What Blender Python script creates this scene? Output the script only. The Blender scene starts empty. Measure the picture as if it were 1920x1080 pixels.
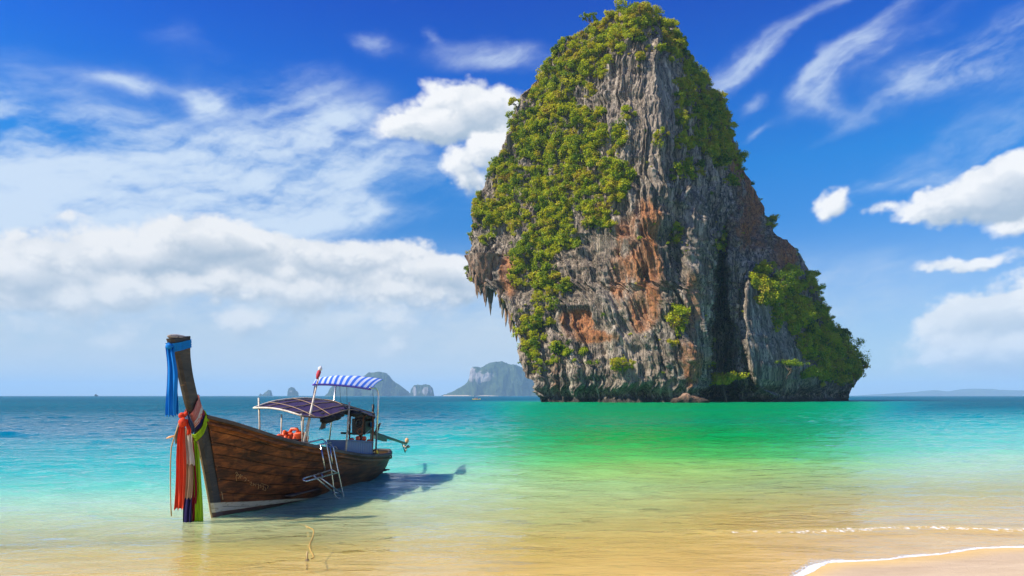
import bpy, bmesh, math, random
import numpy as np
from mathutils import Vector, Matrix

sc = bpy.context.scene
COL = sc.collection
R = math.radians
random.seed(7)
rng = np.random.default_rng(11)

# ------------------------------------------------------------------ camera
EYE = 2.0                     # eye height above the still water
FPX = 1280.0                  # focal length in pixels of the 1920 px wide photograph
HOR = 742.0                   # row of the horizon
cam = bpy.data.cameras.new('camera')
cam.sensor_width = 36.0
cam.lens = 24.0
cam.shift_y = (HOR - 540.0) / 1920.0
cam.clip_start = 0.1
cam.clip_end = 40000.0
cam_ob = bpy.data.objects.new('camera', cam)
COL.objects.link(cam_ob)
cam_ob.location = (0, 0, EYE)
cam_ob.rotation_euler = (R(90), 0, 0)
sc.camera = cam_ob

# ------------------------------------------------------------------ sun, exposure
TO_SUN = Vector((-0.66, -0.24, 0.71)).normalized()
SUN_EL = math.asin(TO_SUN.z)
SUN_AZ = math.atan2(TO_SUN.x, TO_SUN.y)
sun = bpy.data.lights.new('sun', 'SUN')
sun.energy = 5.0
sun.angle = R(0.5)
sun.color = (1.0, 0.94, 0.84)
sun_ob = bpy.data.objects.new('sun', sun)
COL.objects.link(sun_ob)
sun_ob.rotation_euler = (-TO_SUN).to_track_quat('-Z', 'Y').to_euler()
sc.view_settings.view_transform = 'Standard'
sc.view_settings.look = 'None'
sc.view_settings.gamma = 1.0
sc.view_settings.use_curve_mapping = False
sc.view_settings.exposure = 0.5
sc.render.engine = 'CYCLES'
sc.cycles.max_bounces = 8
sc.cycles.diffuse_bounces = 3
sc.cycles.glossy_bounces = 3
sc.cycles.transparent_max_bounces = 12
sc.cycles.volume_bounces = 1
sc.cycles.sample_clamp_indirect = 6.0


# ------------------------------------------------------------------ node helpers
class NT:
    def __init__(self, tree):
        self.t = tree
        self.n = tree.nodes
        self.l = tree.links

    def put(self, sock, v):
        if isinstance(v, bpy.types.NodeSocket):
            self.l.new(v, sock)
        elif v is not None:
            if isinstance(v, (tuple, list)) and len(v) == 3 and sock.type == 'RGBA':
                v = (*v, 1.0)
            sock.default_value = v

    def m(self, op, a, b=None, c=None, clamp=False):
        n = self.n.new('ShaderNodeMath')
        n.operation = op
        n.use_clamp = clamp
        for s, v in zip(n.inputs, (a, b, c)):
            self.put(s, v)
        return n.outputs[0]

    def v(self, op, a, b=None, scale=None):
        n = self.n.new('ShaderNodeVectorMath')
        n.operation = op
        self.put(n.inputs[0], a)
        if b is not None:
            self.put(n.inputs[1], b)
        if scale is not None:
            self.put(n.inputs['Scale'], scale)
        return n.outputs['Value'] if op in ('DOT_PRODUCT', 'LENGTH', 'DISTANCE') else n.outputs[0]

    def sep(self, a):
        n = self.n.new('ShaderNodeSeparateXYZ')
        self.put(n.inputs[0], a)
        return n.outputs[0], n.outputs[1], n.outputs[2]

    def comb(self, x, y, z):
        n = self.n.new('ShaderNodeCombineXYZ')
        for s, v in zip(n.inputs, (x, y, z)):
            self.put(s, v)
        return n.outputs[0]

    def noise(self, vec, scale, detail=4.0, rough=0.55, dist=0.0, color=False, kind='FBM', lac=2.0):
        n = self.n.new('ShaderNodeTexNoise')
        n.noise_type = kind
        self.put(n.inputs['Vector'], vec)
        self.put(n.inputs['Scale'], scale)
        self.put(n.inputs['Detail'], detail)
        self.put(n.inputs['Roughness'], rough)
        self.put(n.inputs['Lacunarity'], lac)
        self.put(n.inputs['Distortion'], dist)
        return n.outputs['Color' if color else 'Fac']

    def voro(self, vec, scale, detail=0.0, feature='F1', smooth=0.3, rough=0.5, out='Distance', rand=1.0):
        n = self.n.new('ShaderNodeTexVoronoi')
        n.feature = feature
        self.put(n.inputs['Vector'], vec)
        self.put(n.inputs['Scale'], scale)
        if 'Detail' in n.inputs:
            self.put(n.inputs['Detail'], detail)
            self.put(n.inputs['Roughness'], rough)
        if feature == 'SMOOTH_F1':
            self.put(n.inputs['Smoothness'], smooth)
        self.put(n.inputs['Randomness'], rand)
        return n.outputs[out]

    def mix(self, fac, a, b, blend='MIX'):
        n = self.n.new('ShaderNodeMix')
        n.data_type = 'RGBA'
        n.blend_type = blend
        self.put(n.inputs[0], fac)
        self.put(n.inputs[6], a)
        self.put(n.inputs[7], b)
        return n.outputs[2]

    def ss(self, x, lo, hi, a=0.0, b=1.0):
        n = self.n.new('ShaderNodeMapRange')
        n.interpolation_type = 'SMOOTHSTEP'
        for s, v in zip(n.inputs, (x, lo, hi, a, b)):
            self.put(s, v)
        return n.outputs[0]

    def lin(self, x, lo, hi, a=0.0, b=1.0):
        n = self.n.new('ShaderNodeMapRange')
        for s, v in zip(n.inputs, (x, lo, hi, a, b)):
            self.put(s, v)
        return n.outputs[0]

    def ramp(self, fac, stops, interp='LINEAR'):
        n = self.n.new('ShaderNodeValToRGB')
        cr = n.color_ramp
        cr.interpolation = interp
        while len(cr.elements) < len(stops):
            cr.elements.new(0.5)
        for e, (p, c) in zip(cr.elements, stops):
            e.position = p
            e.color = (*c, 1.0)
        self.put(n.inputs[0], fac)
        return n.outputs[0]

    def attr(self, name, out='Fac'):
        n = self.n.new('ShaderNodeAttribute')
        n.attribute_name = name
        return n.outputs[out]

    def bump(self, h, dist=0.1, strength=1.0, normal=None):
        n = self.n.new('ShaderNodeBump')
        self.put(n.inputs['Height'], h)
        n.inputs['Distance'].default_value = dist
        self.put(n.inputs['Strength'], strength)
        if normal is not None:
            self.put(n.inputs['Normal'], normal)
        return n.outputs[0]

    def mapv(self, vec, scale=(1, 1, 1), rot=(0, 0, 0), loc=(0, 0, 0)):
        n = self.n.new('ShaderNodeMapping')
        self.put(n.inputs['Vector'], vec)
        n.inputs['Scale'].default_value = scale
        n.inputs['Rotation'].default_value = rot
        n.inputs['Location'].default_value = loc
        return n.outputs[0]

    def node(self, kind, **kw):
        n = self.n.new(kind)
        for k, v in kw.items():
            self.put(n.inputs[k.replace('_', ' ')], v)
        return n


def new_mat(name):
    m = bpy.data.materials.new(name)
    m.use_nodes = True
    m.node_tree.nodes.clear()
    t = NT(m.node_tree)
    out = t.n.new('ShaderNodeOutputMaterial')
    return m, t, out


def principled(t, out, color, rough=0.6, normal=None, metal=0.0, spec=0.5):
    b = t.n.new('ShaderNodeBsdfPrincipled')
    t.put(b.inputs['Base Color'], color)
    t.put(b.inputs['Roughness'], rough)
    t.put(b.inputs['Metallic'], metal)
    t.put(b.inputs['Specular IOR Level'], spec)
    if normal is not None:
        t.put(b.inputs['Normal'], normal)
    t.l.new(b.outputs[0], out.inputs['Surface'])
    return b


# ------------------------------------------------------------------ numpy noise
def sst(x, lo, hi):
    t = np.clip((x - lo) / (hi - lo), 0, 1)
    return t * t * (3 - 2 * t)


def _hash(ix, iy, iz, seed):
    h = (ix.astype(np.int32).view(np.uint32) * np.uint32(374761393) + iy.astype(np.int32).view(np.uint32) * np.uint32(668265263)
         + iz.astype(np.int32).view(np.uint32) * np.uint32(2147483647) + np.uint32(seed * 974634777 & 0xFFFFFFFF))
    h = (h ^ (h >> np.uint32(13))) * np.uint32(1274126177)
    h = (h ^ (h >> np.uint32(16))) * np.uint32(2246822519)
    return ((h ^ (h >> np.uint32(15))) & np.uint32(0xFFFFFF)).astype(np.float32) / np.float32(0xFFFFFF)


def vnoise(x, y, z, seed=0):
    x, y, z = np.broadcast_arrays(np.asarray(x, np.float64), y, z)
    xi, yi, zi = np.floor(x), np.floor(y), np.floor(z)
    fx, fy, fz = [(p - q).astype(np.float32) for p, q in ((x, xi), (y, yi), (z, zi))]
    fx = fx * fx * fx * (fx * (fx * 6 - 15) + 10)
    fy = fy * fy * fy * (fy * (fy * 6 - 15) + 10)
    fz = fz * fz * fz * (fz * (fz * 6 - 15) + 10)
    r = 0
    for dx in (0, 1):
        wx = fx if dx else 1 - fx
        for dy in (0, 1):
            wxy = wx * (fy if dy else 1 - fy)
            for dz in (0, 1):
                r = r + wxy * (fz if dz else 1 - fz) * _hash(xi + dx, yi + dy, zi + dz, seed)
    return r * 2 - 1


def fbm(x, y, z, octv=4, seed=0, gain=0.5, billow=False, turn=False):
    a, s, tot = 1.0, 0, 0
    for k in range(octv):
        n = vnoise(x, y, z, seed + k * 17)
        s = s + a * (np.abs(n) * 2.2 - 0.7 if billow else n)
        tot += a
        a *= gain
        if turn:                     # turn the lattice from octave to octave
            x, y, z = 0.80 * x + 0.60 * z, 0.36 * x + 0.80 * y - 0.48 * z, -0.48 * x + 0.60 * y + 0.64 * z
        x, y, z = x * 2.03 + 0.37, y * 2.03 + 1.1, z * 2.03
    return s / tot


def interp(x, pts):
    p = np.array(pts, float)
    o = np.argsort(p[:, 0])
    return np.interp(x, p[o, 0], p[o, 1])


# ------------------------------------------------------------------ world: sky with clouds
def sky_dir(px, py):
    """azimuth and tangent of the elevation of a direction in the sky"""
    u = (px - 960) / FPX
    v = (HOR - py) / FPX
    return math.atan(u), v / math.sqrt(1 + u * u)


CUMULUS = [  # layers, far to near; each: direction, half sizes and density of the cloud heads
    [(775, 240, 66, 28, 1), (830, 208, 60, 40, 1), (872, 188, 44, 40, 1), (915, 200, 40, 32, .9), (958, 198, 50, 36, 1), (845, 246, 100, 26, .9), (965, 240, 60, 40, .9),
     (1574, 368, 24, 22, 1), (1560, 398, 28, 24, .9), (1652, 393, 34, 15, .8), (1905, 412, 50, 18, .9), (1825, 490, 74, 11, .8), (1790, 486, 60, 9, .7),
     (2120, 390, 110, 50, 1), (-260, 500, 190, 50, 1), (1150, 600, 150, 40, .7), (1310, 650, 100, 24, .5)],
    [(905, 285, 60, 38, .9), (965, 275, 50, 40, .9), (860, 300, 40, 22, .7), (882, 344, 30, 22, .8),
     (330, 452, 46, 34, 1), (372, 445, 40, 34, 1), (425, 455, 50, 36, 1), (490, 470, 60, 34, 1), (125, 490, 70, 36, 1), (30, 455, 22, 14, .5), (140, 412, 36, 14, .4), (560, 478, 70, 34, 1),
     (640, 490, 60, 34, 1), (715, 488, 60, 34, 1), (790, 505, 60, 34, 1), (850, 515, 60, 40, 1), (210, 500, 40, 30, .9), (60, 520, 80, 34, 1), (290, 500, 120, 40, 1), (600, 520, 260, 30, 1),
     (1735, 385, 36, 20, 1), (1775, 368, 40, 24, 1), (1830, 352, 36, 32, 1), (1865, 335, 34, 34, 1), (1915, 340, 40, 42, 1), (1850, 380, 100, 16, .8),
     (1800, 588, 36, 30, 1), (1850, 582, 46, 32, 1), (1905, 580, 50, 40, 1), (1850, 630, 90, 40, 1), (1950, 640, 90, 60, 1), (2060, 590, 120, 70, 1), (2200, 640, 160, 50, .9),
     (-100, 510, 120, 45, 1), (-500, 500, 150, 60, 1)],
    [(430, 530, 50, 26, .9), (330, 545, 70, 28, .9), (220, 545, 60, 26, .9), (100, 560, 90, 28, .9), (545, 520, 44, 28, .9), (620, 545, 60, 30, .9), (560, 560, 110, 28, .9), (730, 545, 70, 28, .9),
     (820, 560, 80, 28, .9), (1770, 650, 60, 30, .8), (1850, 655, 70, 30, .9), (1930, 660, 70, 36, .9), (1715, 680, 40, 12, .6)],
    [(235, 612, 42, 24, .75), (205, 645, 46, 14, .5), (470, 600, 46, 26, .85), (430, 612, 40, 14, .7), (600, 605, 50, 20, .7), (760, 640, 28, 22, .85), (735, 660, 36, 14, .8), (810, 600, 70, 20, .6),
     (60, 600, 60, 16, .6), (330, 600, 60, 16, .5), (700, 590, 60, 18, .6)],
]
VEIL = [
    (230, 340, 240, 90, 1.2), (400, 350, 200, 55, 1.3), (560, 300, 120, 60, 1.1), (640, 255, 60, 30, .9), (560, 190, 150, 50, .6), (100, 430, 260, 90, .8),
    (372, 190, 26, 24, .9), (240, 145, 50, 14, .6), (705, 88, 34, 20, .55), (940, 112, 120, 26, .6), (780, 290, 150, 50, .55), (980, 330, 160, 60, .5),
    (825, 75, 14, 14, .5), (730, 5, 30, 12, .4), (330, 60, 60, 30, .25), (60, 160, 110, 70, .3), (500, 395, 240, 24, .45), (600, 390, 90, 12, .5),
    (1425, 80, 60, 20, .6), (1370, 118, 60, 26, .75), (1330, 148, 50, 20, .7), (1535, 145, 50, 20, .8), (1580, 118, 70, 22, .85), (1640, 88, 90, 20, .75), (1720, 78, 90, 16, .6),
    (1730, 140, 46, 22, .85), (1775, 118, 60, 22, .8), (1835, 88, 80, 20, .7), (1880, 112, 70, 22, .85), (1910, 60, 110, 18, .5), (1540, 12, 110, 14, .65), (1700, 2, 160, 12, .6),
    (1600, 215, 90, 16, .5), (1540, 190, 20, 40, .5), (1385, 195, 30, 12, .6), (1400, 240, 30, 8, .5), (1680, 345, 120, 12, .5), (1820, 300, 150, 30, .45),
    (1600, 520, 260, 60, .35), (1700, 620, 200, 60, .5), (2150, 60, 260, 80, .7), (-250, 330, 300, 120, .8),
    (200, 590, 520, 90, 1.1), (700, 610, 350, 80, 1.0), (300, 690, 900, 50, .9), (1700, 700, 500, 40, .4), (1150, 560, 300, 80, .5),
]


def cloud_layers(az, tel, detail):
    """colour and cover of the clouds for arrays of directions"""
    X, Y, Z = np.sin(az), np.cos(az), tel
    w1, w2 = fbm(X * 7, Y * 7, Z * 9, 3, 1), fbm(X * 7, Y * 7, Z * 9, 3, 2)
    w3, w4 = fbm(X * 24 + Z * 9, Y * 26, Z * 28 - X * 8, 4, 3, 0.6, False, True), fbm(X * 24 + Z * 9, Y * 26, Z * 28 - X * 8, 4, 4, 0.6, False, True)
    a2, t2 = az + 0.016 * w1 + 0.016 * w3, tel + 0.010 * w2 + 0.013 * w4
    side = sst(np.abs(az), 0.80, 1.15) * sst(tel, 0.02, 0.10) * sst(tel, 0.80, 0.35)
    da, dt = az[0, 1] - az[0, 0], tel[1, 0] - tel[0, 0]
    low = sst(tel, 0.19, 0.02)[..., None] * 0.45
    out, tot = np.zeros(az.shape + (3,)), np.zeros_like(az)
    for li, layer in enumerate(CUMULUS):
        D = np.zeros_like(az) - 0.40
        for px, py, rx, ry, k in layer:
            a, b = sky_dir(px, py)
            dy = (t2 - b) * FPX / ry
            q = ((a2 - a) * FPX / rx) ** 2 + np.where(dy < 0, dy * (1.1 if li == 0 else 0.75), dy) ** 2
            D = D + (1 - 0.55 * sst(D, 0.2, 1.2)) * k * 1.15 * np.exp(-q * 1.05)
        if li == 1:
            D = D + side * np.clip(0.15 + 1.9 * fbm(X * 2.6, Y * 2.6, Z * 5.0, 3, 8), -0.3, 1.1)
        bil = fbm(X * 15 + Z * 6 + li * 3.3, Y * 15, Z * 19 - X * 5, detail + 1, 21 + 7 * li, 0.55, True, True)
        fine = fbm(X * 46 + Z * 20, Y * 50, Z * 56 - X * 16, detail, 25 + 5 * li, 0.60, False, True)
        edge = sst(D, -0.38, 0.0)
        D = D + edge * ((0.52, 0.62, 0.58, 0.52)[li] * bil + 0.26 * fine)
        # shade each spot by the cloud between it and the sun (towards the upper left)
        thick = np.clip(D, 0, 1.5)
        shade = np.zeros_like(D)
        for k in range(1, 10):
            r = 0.0042 * k ** 1.35
            sx, sy = int(round(-0.50 * r / da)), int(round(0.86 * r / dt))
            sh = np.roll(np.roll(thick, -sx, 1), -sy, 0)
            shade += np.clip(sh - thick * 0.70, -0.06, 1.2) / 9 * (1.5 - k / 14)
        for ax_ in (0, 1, 0, 1):
            shade = 0.25 * np.roll(shade, 1, ax_) + 0.5 * shade + 0.25 * np.roll(shade, -1, ax_)
        lit = np.clip(np.exp(-5.2 * np.clip(shade, 0, None)) * (0.80 + 0.34 * sst(bil, -0.5, 0.5)), 0, 1)
        al = sst(D, -0.05, (0.72, 0.66, 0.95, 1.0)[li]) * (0.97, 0.97, 0.9, 0.8)[li]
        lo, hi = np.array([3.6, 4.6, 5.8]), np.array([8.7, 8.75, 8.8])
        dull = 1 - 0.07 * (sst(tel, 0.30, 0.22) * sst(az, 0.0, -0.12))[..., None]      # low left clouds tinted greyer, as less sunlit
        rgb = (lo + (hi - lo) * lit[..., None] ** 0.85) * dull
        rgb = rgb * (1 - low) + np.array([4.7, 5.9, 7.0]) * low
        out = out * (1 - al)[..., None] + rgb * al[..., None]
        tot = tot * (1 - al) + al
    alpha = tot
    rgb = out / np.maximum(alpha, 1e-4)[..., None]
    # high veil, combed into slanting streaks
    c, s = math.cos(R(-24)), math.sin(R(-24))
    a3, t3 = az + 0.040 * w1 + 0.016 * w3, tel + 0.022 * w2 + 0.008 * w4
    V = np.zeros_like(az)
    for px, py, rx, ry, k in VEIL:
        a, b = sky_dir(px, py)
        if px > 1300 and py < 250:                    # the combed streaks on the right lie aslant
            u_, v_ = (a3 - a) * 0.87 - (t3 - b) * -0.5, (a3 - a) * -0.5 + (t3 - b) * 0.87
        else:
            u_, v_ = a3 - a, t3 - b
        V = V + k * np.exp(-1.0 * ((u_ * FPX / (rx * 1.15)) ** 2 + (v_ * FPX / (ry * 1.1)) ** 2))
    V = V + 0.5 * sst(np.abs(az), 0.85, 1.3) * sst(tel, 1.0, 0.3)
    V = np.minimum(V, 1.15)
    u, v = a3 * c - t3 * s, a3 * s + t3 * c
    per = np.cos(np.clip(np.abs(az) - 2.6, 0, 0.54) / 0.54 * math.pi / 2)       # fades out where the azimuth wraps
    st = fbm(u * 11, v * 46, u * 0 + 2.2, detail + 1, 51, 0.66)
    st2 = fbm(X * 9, Y * 9, Z * 22, detail + 1, 57, 0.62)
    st3 = fbm(u * 4, v * 15, u * 0 + 7.2, 3, 59, 0.6)
    va = np.clip(sst(V * (1.0 + 0.75 * st + 0.90 * st2 + 1.0 * st3), 0.10, 1.75), 0, 1) ** 1.05 * 0.88 * per
    hz = sst(tel, 0.24, 0.05)                          # the thin sheet low over the sea
    veil_c = np.array([6.3, 7.35, 8.5]) * (1 - hz[..., None]) + np.array([5.2, 6.1, 6.9]) * hz[..., None]
    sheet_ = 0.96 * sst(tel, 0.25, 0.05) * (0.50 + 0.50 * sst(az, 0.28, -0.02)) * (0.88 + 0.25 * st2)
    va = np.clip(1 - (1 - va * (1 - 0.25 * sst(az, 0.22, 0.3))) * (1 - np.clip(sheet_, 0, 0.95)), 0, 1)
    va = va * (1 - alpha)
    tot = alpha + va
    return (rgb * alpha[..., None] + veil_c * va[..., None]) / np.maximum(tot, 1e-4)[..., None], tot


def cloud_image(name, a0, a1, t0, t1, nx, ny, detail):
    az = np.linspace(a0, a1, nx)[None, :].repeat(ny, 0)
    tel = np.linspace(t0, t1, ny)[:, None].repeat(nx, 1)
    rgb, al = cloud_layers(az, tel, detail)
    im = bpy.data.images.new(name, nx, ny, alpha=True, float_buffer=True)
    im.colorspace_settings.name = 'Non-Color'
    im.alpha_mode = 'CHANNEL_PACKED'
    px = np.concatenate([rgb, al[..., None]], -1).astype(np.float32)
    im.pixels.foreach_set(px.ravel())
    im.update()
    im.pack()
    return im


world = bpy.data.worlds.new('World')
sc.world = world
world.use_nodes = True
world.cycles.sampling_method = 'MANUAL'
world.cycles.sample_map_resolution = 512
wt = NT(world.node_tree)
wt.n.clear()
w_out = wt.n.new('ShaderNodeOutputWorld')
bg = wt.n.new('ShaderNodeBackground')
bg.inputs['Strength'].default_value = 0.08
wt.l.new(bg.outputs[0], w_out.inputs[0])
sky = wt.n.new('ShaderNodeTexSky')
sky.sky_type = 'NISHITA'
sky.sun_disc = False
sky.sun_elevation = SUN_EL
sky.sun_rotation = SUN_AZ % (2 * math.pi)
sky.air_density = 1.0
sky.dust_density = 0.3
sky.ozone_density = 4.0
gen = wt.n.new('ShaderNodeTexCoord').outputs['Generated']
gx, gy, gz = wt.sep(gen)
hyp = wt.m('ADD', wt.m('SQRT', wt.m('ADD', wt.m('MULTIPLY', gx, gx), wt.m('MULTIPLY', gy, gy))), 0.0005)
tel = wt.m('MINIMUM', wt.m('DIVIDE', gz, hyp), 3.0)
taz = wt.m('ARCTAN2', gx, gy)
# clear-sky colour: the Nishita sky, deepened overhead as through a polarising filter
grade = wt.ramp(wt.lin(tel, 0.0, 0.62), [
    (0.0, (0.62, 0.80, 1.05)), (0.10, (0.54, 0.80, 1.08)), (0.30, (0.27, 0.72, 1.15)), (0.52, (0.05, 0.78, 1.42)),
    (0.75, (0.008, 0.54, 1.55)), (1.0, (0.0, 0.30, 1.45))])
clear = wt.mix(1.0, sky.outputs[0], grade, 'MULTIPLY')


def cloud_nodes(im, a0, a1, t0, t1):
    n = wt.n.new('ShaderNodeTexImage')
    n.image = im
    n.extension = 'EXTEND'
    n.interpolation = 'Cubic' if im.size[0] > 1700 else 'Linear'
    wt.put(n.inputs[0], wt.comb(wt.lin(taz, a0, a1), wt.lin(tel, t0, t1), 0.0))
    return n.outputs[0], n.outputs[1]


f_rng = (-0.82, 0.82, -0.01, 0.66)
o_rng = (-math.pi, math.pi, -0.02, 1.6)
fc, fa = cloud_nodes(cloud_image('clouds_ahead', *f_rng, 1900, 780, 5), *f_rng)
oc, oa = cloud_nodes(cloud_image('clouds_around', *o_rng, 1600, 420, 3), *o_rng)
inside = wt.m('MULTIPLY', wt.ss(wt.m('ABSOLUTE', taz), 0.815, 0.76), wt.ss(tel, 0.655, 0.61))
cc = wt.mix(inside, oc, fc)
ca = wt.m('ADD', wt.m('MULTIPLY', fa, inside), wt.m('MULTIPLY', oa, wt.m('SUBTRACT', 1.0, inside)))
ca = wt.m('MULTIPLY', ca, wt.ss(tel, 1.5, 1.1))
wt.put(bg.inputs['Color'], wt.mix(ca, clear, cc))

# ------------------------------------------------------------------ mesh helpers


def tag(o, label=None, cat=None, group=None, kind=None):
    if label:
        o['label'] = label
    if cat:
        o['category'] = cat
    if group:
        o['group'] = group
    if kind:
        o['kind'] = kind
    return o


def link(name, me, mat=None, parent=None):
    o = bpy.data.objects.new(name, me)
    COL.objects.link(o)
    if mat is not None and me is not None:
        me.materials.append(mat)
    if parent is not None:
        o.parent = parent
    return o


def empty(name, loc=(0, 0, 0), rotz=0.0):
    o = bpy.data.objects.new(name, None)
    o.empty_display_size = 0.2
    COL.objects.link(o)
    o.location = loc
    o.rotation_euler = (0, 0, rotz)
    return o


def np_mesh(name, verts, quads, smooth=True, tris=None):
    me = bpy.data.meshes.new(name)
    verts = np.asarray(verts, dtype=np.float32)
    nq = 0 if quads is None else len(quads)
    nt = 0 if tris is None else len(tris)
    me.vertices.add(len(verts))
    me.vertices.foreach_set('co', verts.ravel())
    loops = []
    if nq:
        loops.append(np.asarray(quads, dtype=np.int32).ravel())
    if nt:
        loops.append(np.asarray(tris, dtype=np.int32).ravel())
    loops = np.concatenate(loops)
    me.loops.add(len(loops))
    me.loops.foreach_set('vertex_index', loops)
    me.polygons.add(nq + nt)
    starts = np.concatenate([np.arange(nq) * 4, nq * 4 + np.arange(nt) * 3]).astype(np.int32)
    me.polygons.foreach_set('loop_start', starts)
    me.polygons.foreach_set('use_smooth', np.full(nq + nt, smooth))
    me.update(calc_edges=True)
    me.validate()
    return me


def grid_quads(nr, nc, wrap=False):
    i = np.arange(nr - 1)[:, None]
    j = np.arange(nc if wrap else nc - 1)[None, :]
    j2 = (j + 1) % nc
    return np.stack([i * nc + j, i * nc + j2, (i + 1) * nc + j2, (i + 1) * nc + j], -1).reshape(-1, 4)


def set_attr(me, name, vals):
    a = me.attributes.new(name, 'FLOAT', 'POINT')
    a.data.foreach_set('value', np.asarray(vals, dtype=np.float32).ravel())


# ------------------------------------------------------------------ ground: beach and sea bed, sea
SHORE = [(-4000, -600), (-60, -6), (-20, 2.0), (-10, 4.2), (-4, 5.2), (0, 6.1), (1.6, 6.65), (2.6, 7.05), (3.07, 7.45), (3.5, 7.95), (3.85, 8.2),
         (4.6, 8.36), (5.4, 8.62), (6.1, 8.95), (6.8, 9.05), (9, 9.4), (14, 10.5), (30, 13.5), (80, 20), (4000, 400)]


def shore_y(x):
    return interp(x, SHORE) + 0.05 * fbm(x * 1.6, x * 0 + 3.1, x * 0, 3, 5)


def bed_height(x, y):
    off = y - interp(x, SHORE)                # metres seaward of the waterline
    land = np.clip(-off, 0, None)
    sea = np.clip(off, 0, None)
    lat = x / np.maximum(y, 3.0)
    left = sst(-lat, -0.05, 0.5)
    d = 0.045 * sea + 0.0024 * np.minimum(sea, 60) ** 2 + 0.16 * np.maximum(sea - 60, 0)
    d = d * (1 + 2.6 * left * sst(sea, 4, 16))
    d = d * (1 + 0.25 * fbm(x / 14.0, y / 9.0, x * 0, 3, 9) * sst(sea, 1.0, 8.0))
    cap = 5.0 + 17 * sst(np.abs(lat - 0.26), 0.24, 0.42) + 17 * sst(y, 190, 330)      # sandbank shaped to keep the water green across the stack's reflection
    d = np.minimum(d, np.minimum(cap, 24.0))
    h = 0.055 * land - d
    return h + 0.010 * fbm(x / 1.1, y / 0.7, x * 0, 3, 2) * sst(np.abs(off), 0.1, 1.5)


def wave(x, y, t=0.0):
    off = y - interp(x, SHORE)
    g = sst(off, 0.3, 5.0)
    w = 0.0
    for lam, amp, ang, seed in ((5.2, 0.030, 92, 1), (3.1, 0.024, 78, 2), (2.1, 0.017, 104, 3), (1.25, 0.011, 66, 4), (0.8, 0.007, 112, 5)):
        c, s = math.cos(R(ang)), math.sin(R(ang))
        ph = (x * c + y * s) * 2 * math.pi / lam + 3.0 * fbm(x / (lam * 2.2), y / (lam * 1.5), x * 0 + seed, 2, seed + 30)
        env = 0.55 + 0.9 * fbm(x / (lam * 2.6), y / (lam * 1.6), x * 0 + seed * 3.3, 2, seed + 60)
        w = w + amp * env * (1 - np.abs(np.sin(ph * 0.5)) * 1.6 + 0.2)
    # a low swell line running in along the beach, and the last small breaker
    b = y - (10.05 + 0.03 * (x - 5.0) + 0.10 * np.sin(x * 1.3) + 0.12 * fbm(x / 1.5, x * 0, x * 0, 2, 71))
    brk = 0.055 * np.exp(-(b / 0.28) ** 2) * sst(x, -1.5, 4.5)
    swell = 0.06 * np.exp(-((y - 17.0 - 0.10 * x - 0.8 * fbm(x / 5, x * 0, x * 0, 2, 72)) / 0.7) ** 2) * sst(-x, -2, 4)
    return w * g * (0.85 + 1.75 * sst(off, 3, 12) + 0.9 * sst(off, 18, 80)) + brk + swell, b


# sand: beach running into the sea bed, one sheet
rows = np.concatenate([np.linspace(-40, 2.5, 24), np.linspace(2.7, 40, 260), np.geomspace(41, 12000, 60)])
cols = np.concatenate([-np.geomspace(14000, 14.2, 45), np.linspace(-14, 14, 300), np.geomspace(14.2, 14000, 45)])
SX, SY = np.meshgrid(cols, rows)
SZ = bed_height(SX, SY)
me = np_mesh('sand', np.stack([SX, SY, SZ], -1).reshape(-1, 3), grid_quads(*SX.shape))
wet = sst(SY - interp(SX, SHORE), -0.55, 0.0)
set_attr(me, 'wet', wet)
m_sand, t, out = new_mat('sand')
pos = t.n.new('ShaderNodeNewGeometry').outputs['Position']
n1 = t.noise(t.mapv(pos, (0.5, 1.4, 1)), 1.2, 5, 0.6)
grain = t.noise(pos, 160.0, 3, 0.7)
col = t.ramp(n1, [(0.3, (0.56, 0.40, 0.23)), (0.7, (0.68, 0.51, 0.31))])
col = t.mix(t.attr('wet'), col, t.mix(n1, (0.80, 0.48, 0.085), (0.94, 0.64, 0.19)))
col = t.mix(0.25, col, t.ramp(grain, [(0.3, (0.25, 0.16, 0.08)), (0.7, (0.85, 0.68, 0.44))]))
nrm = t.bump(t.m('ADD', t.m('MULTIPLY', grain, 0.3), t.noise(t.mapv(pos, (1, 2.2, 1), (0, 0, R(12))), 5.0, 4, 0.6)), 0.022, 0.8)
und = t.noise(t.mapv(pos, (0.9, 2.6, 1), (0, 0, R(10))), 0.9, 5, 0.6, 0.5)
col = t.mix(t.m('MULTIPLY', t.ss(und, 0.40, 0.66), 0.30), col, t.mix(1.0, col, (0.62, 0.55, 0.48), 'MULTIPLY'))
principled(t, out, col, t.m('SUBTRACT', 0.85, t.m('MULTIPLY', t.attr('wet'), 0.35)), nrm)
beach = link('beach', me, m_sand)
tag(beach, kind='structure')

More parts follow.
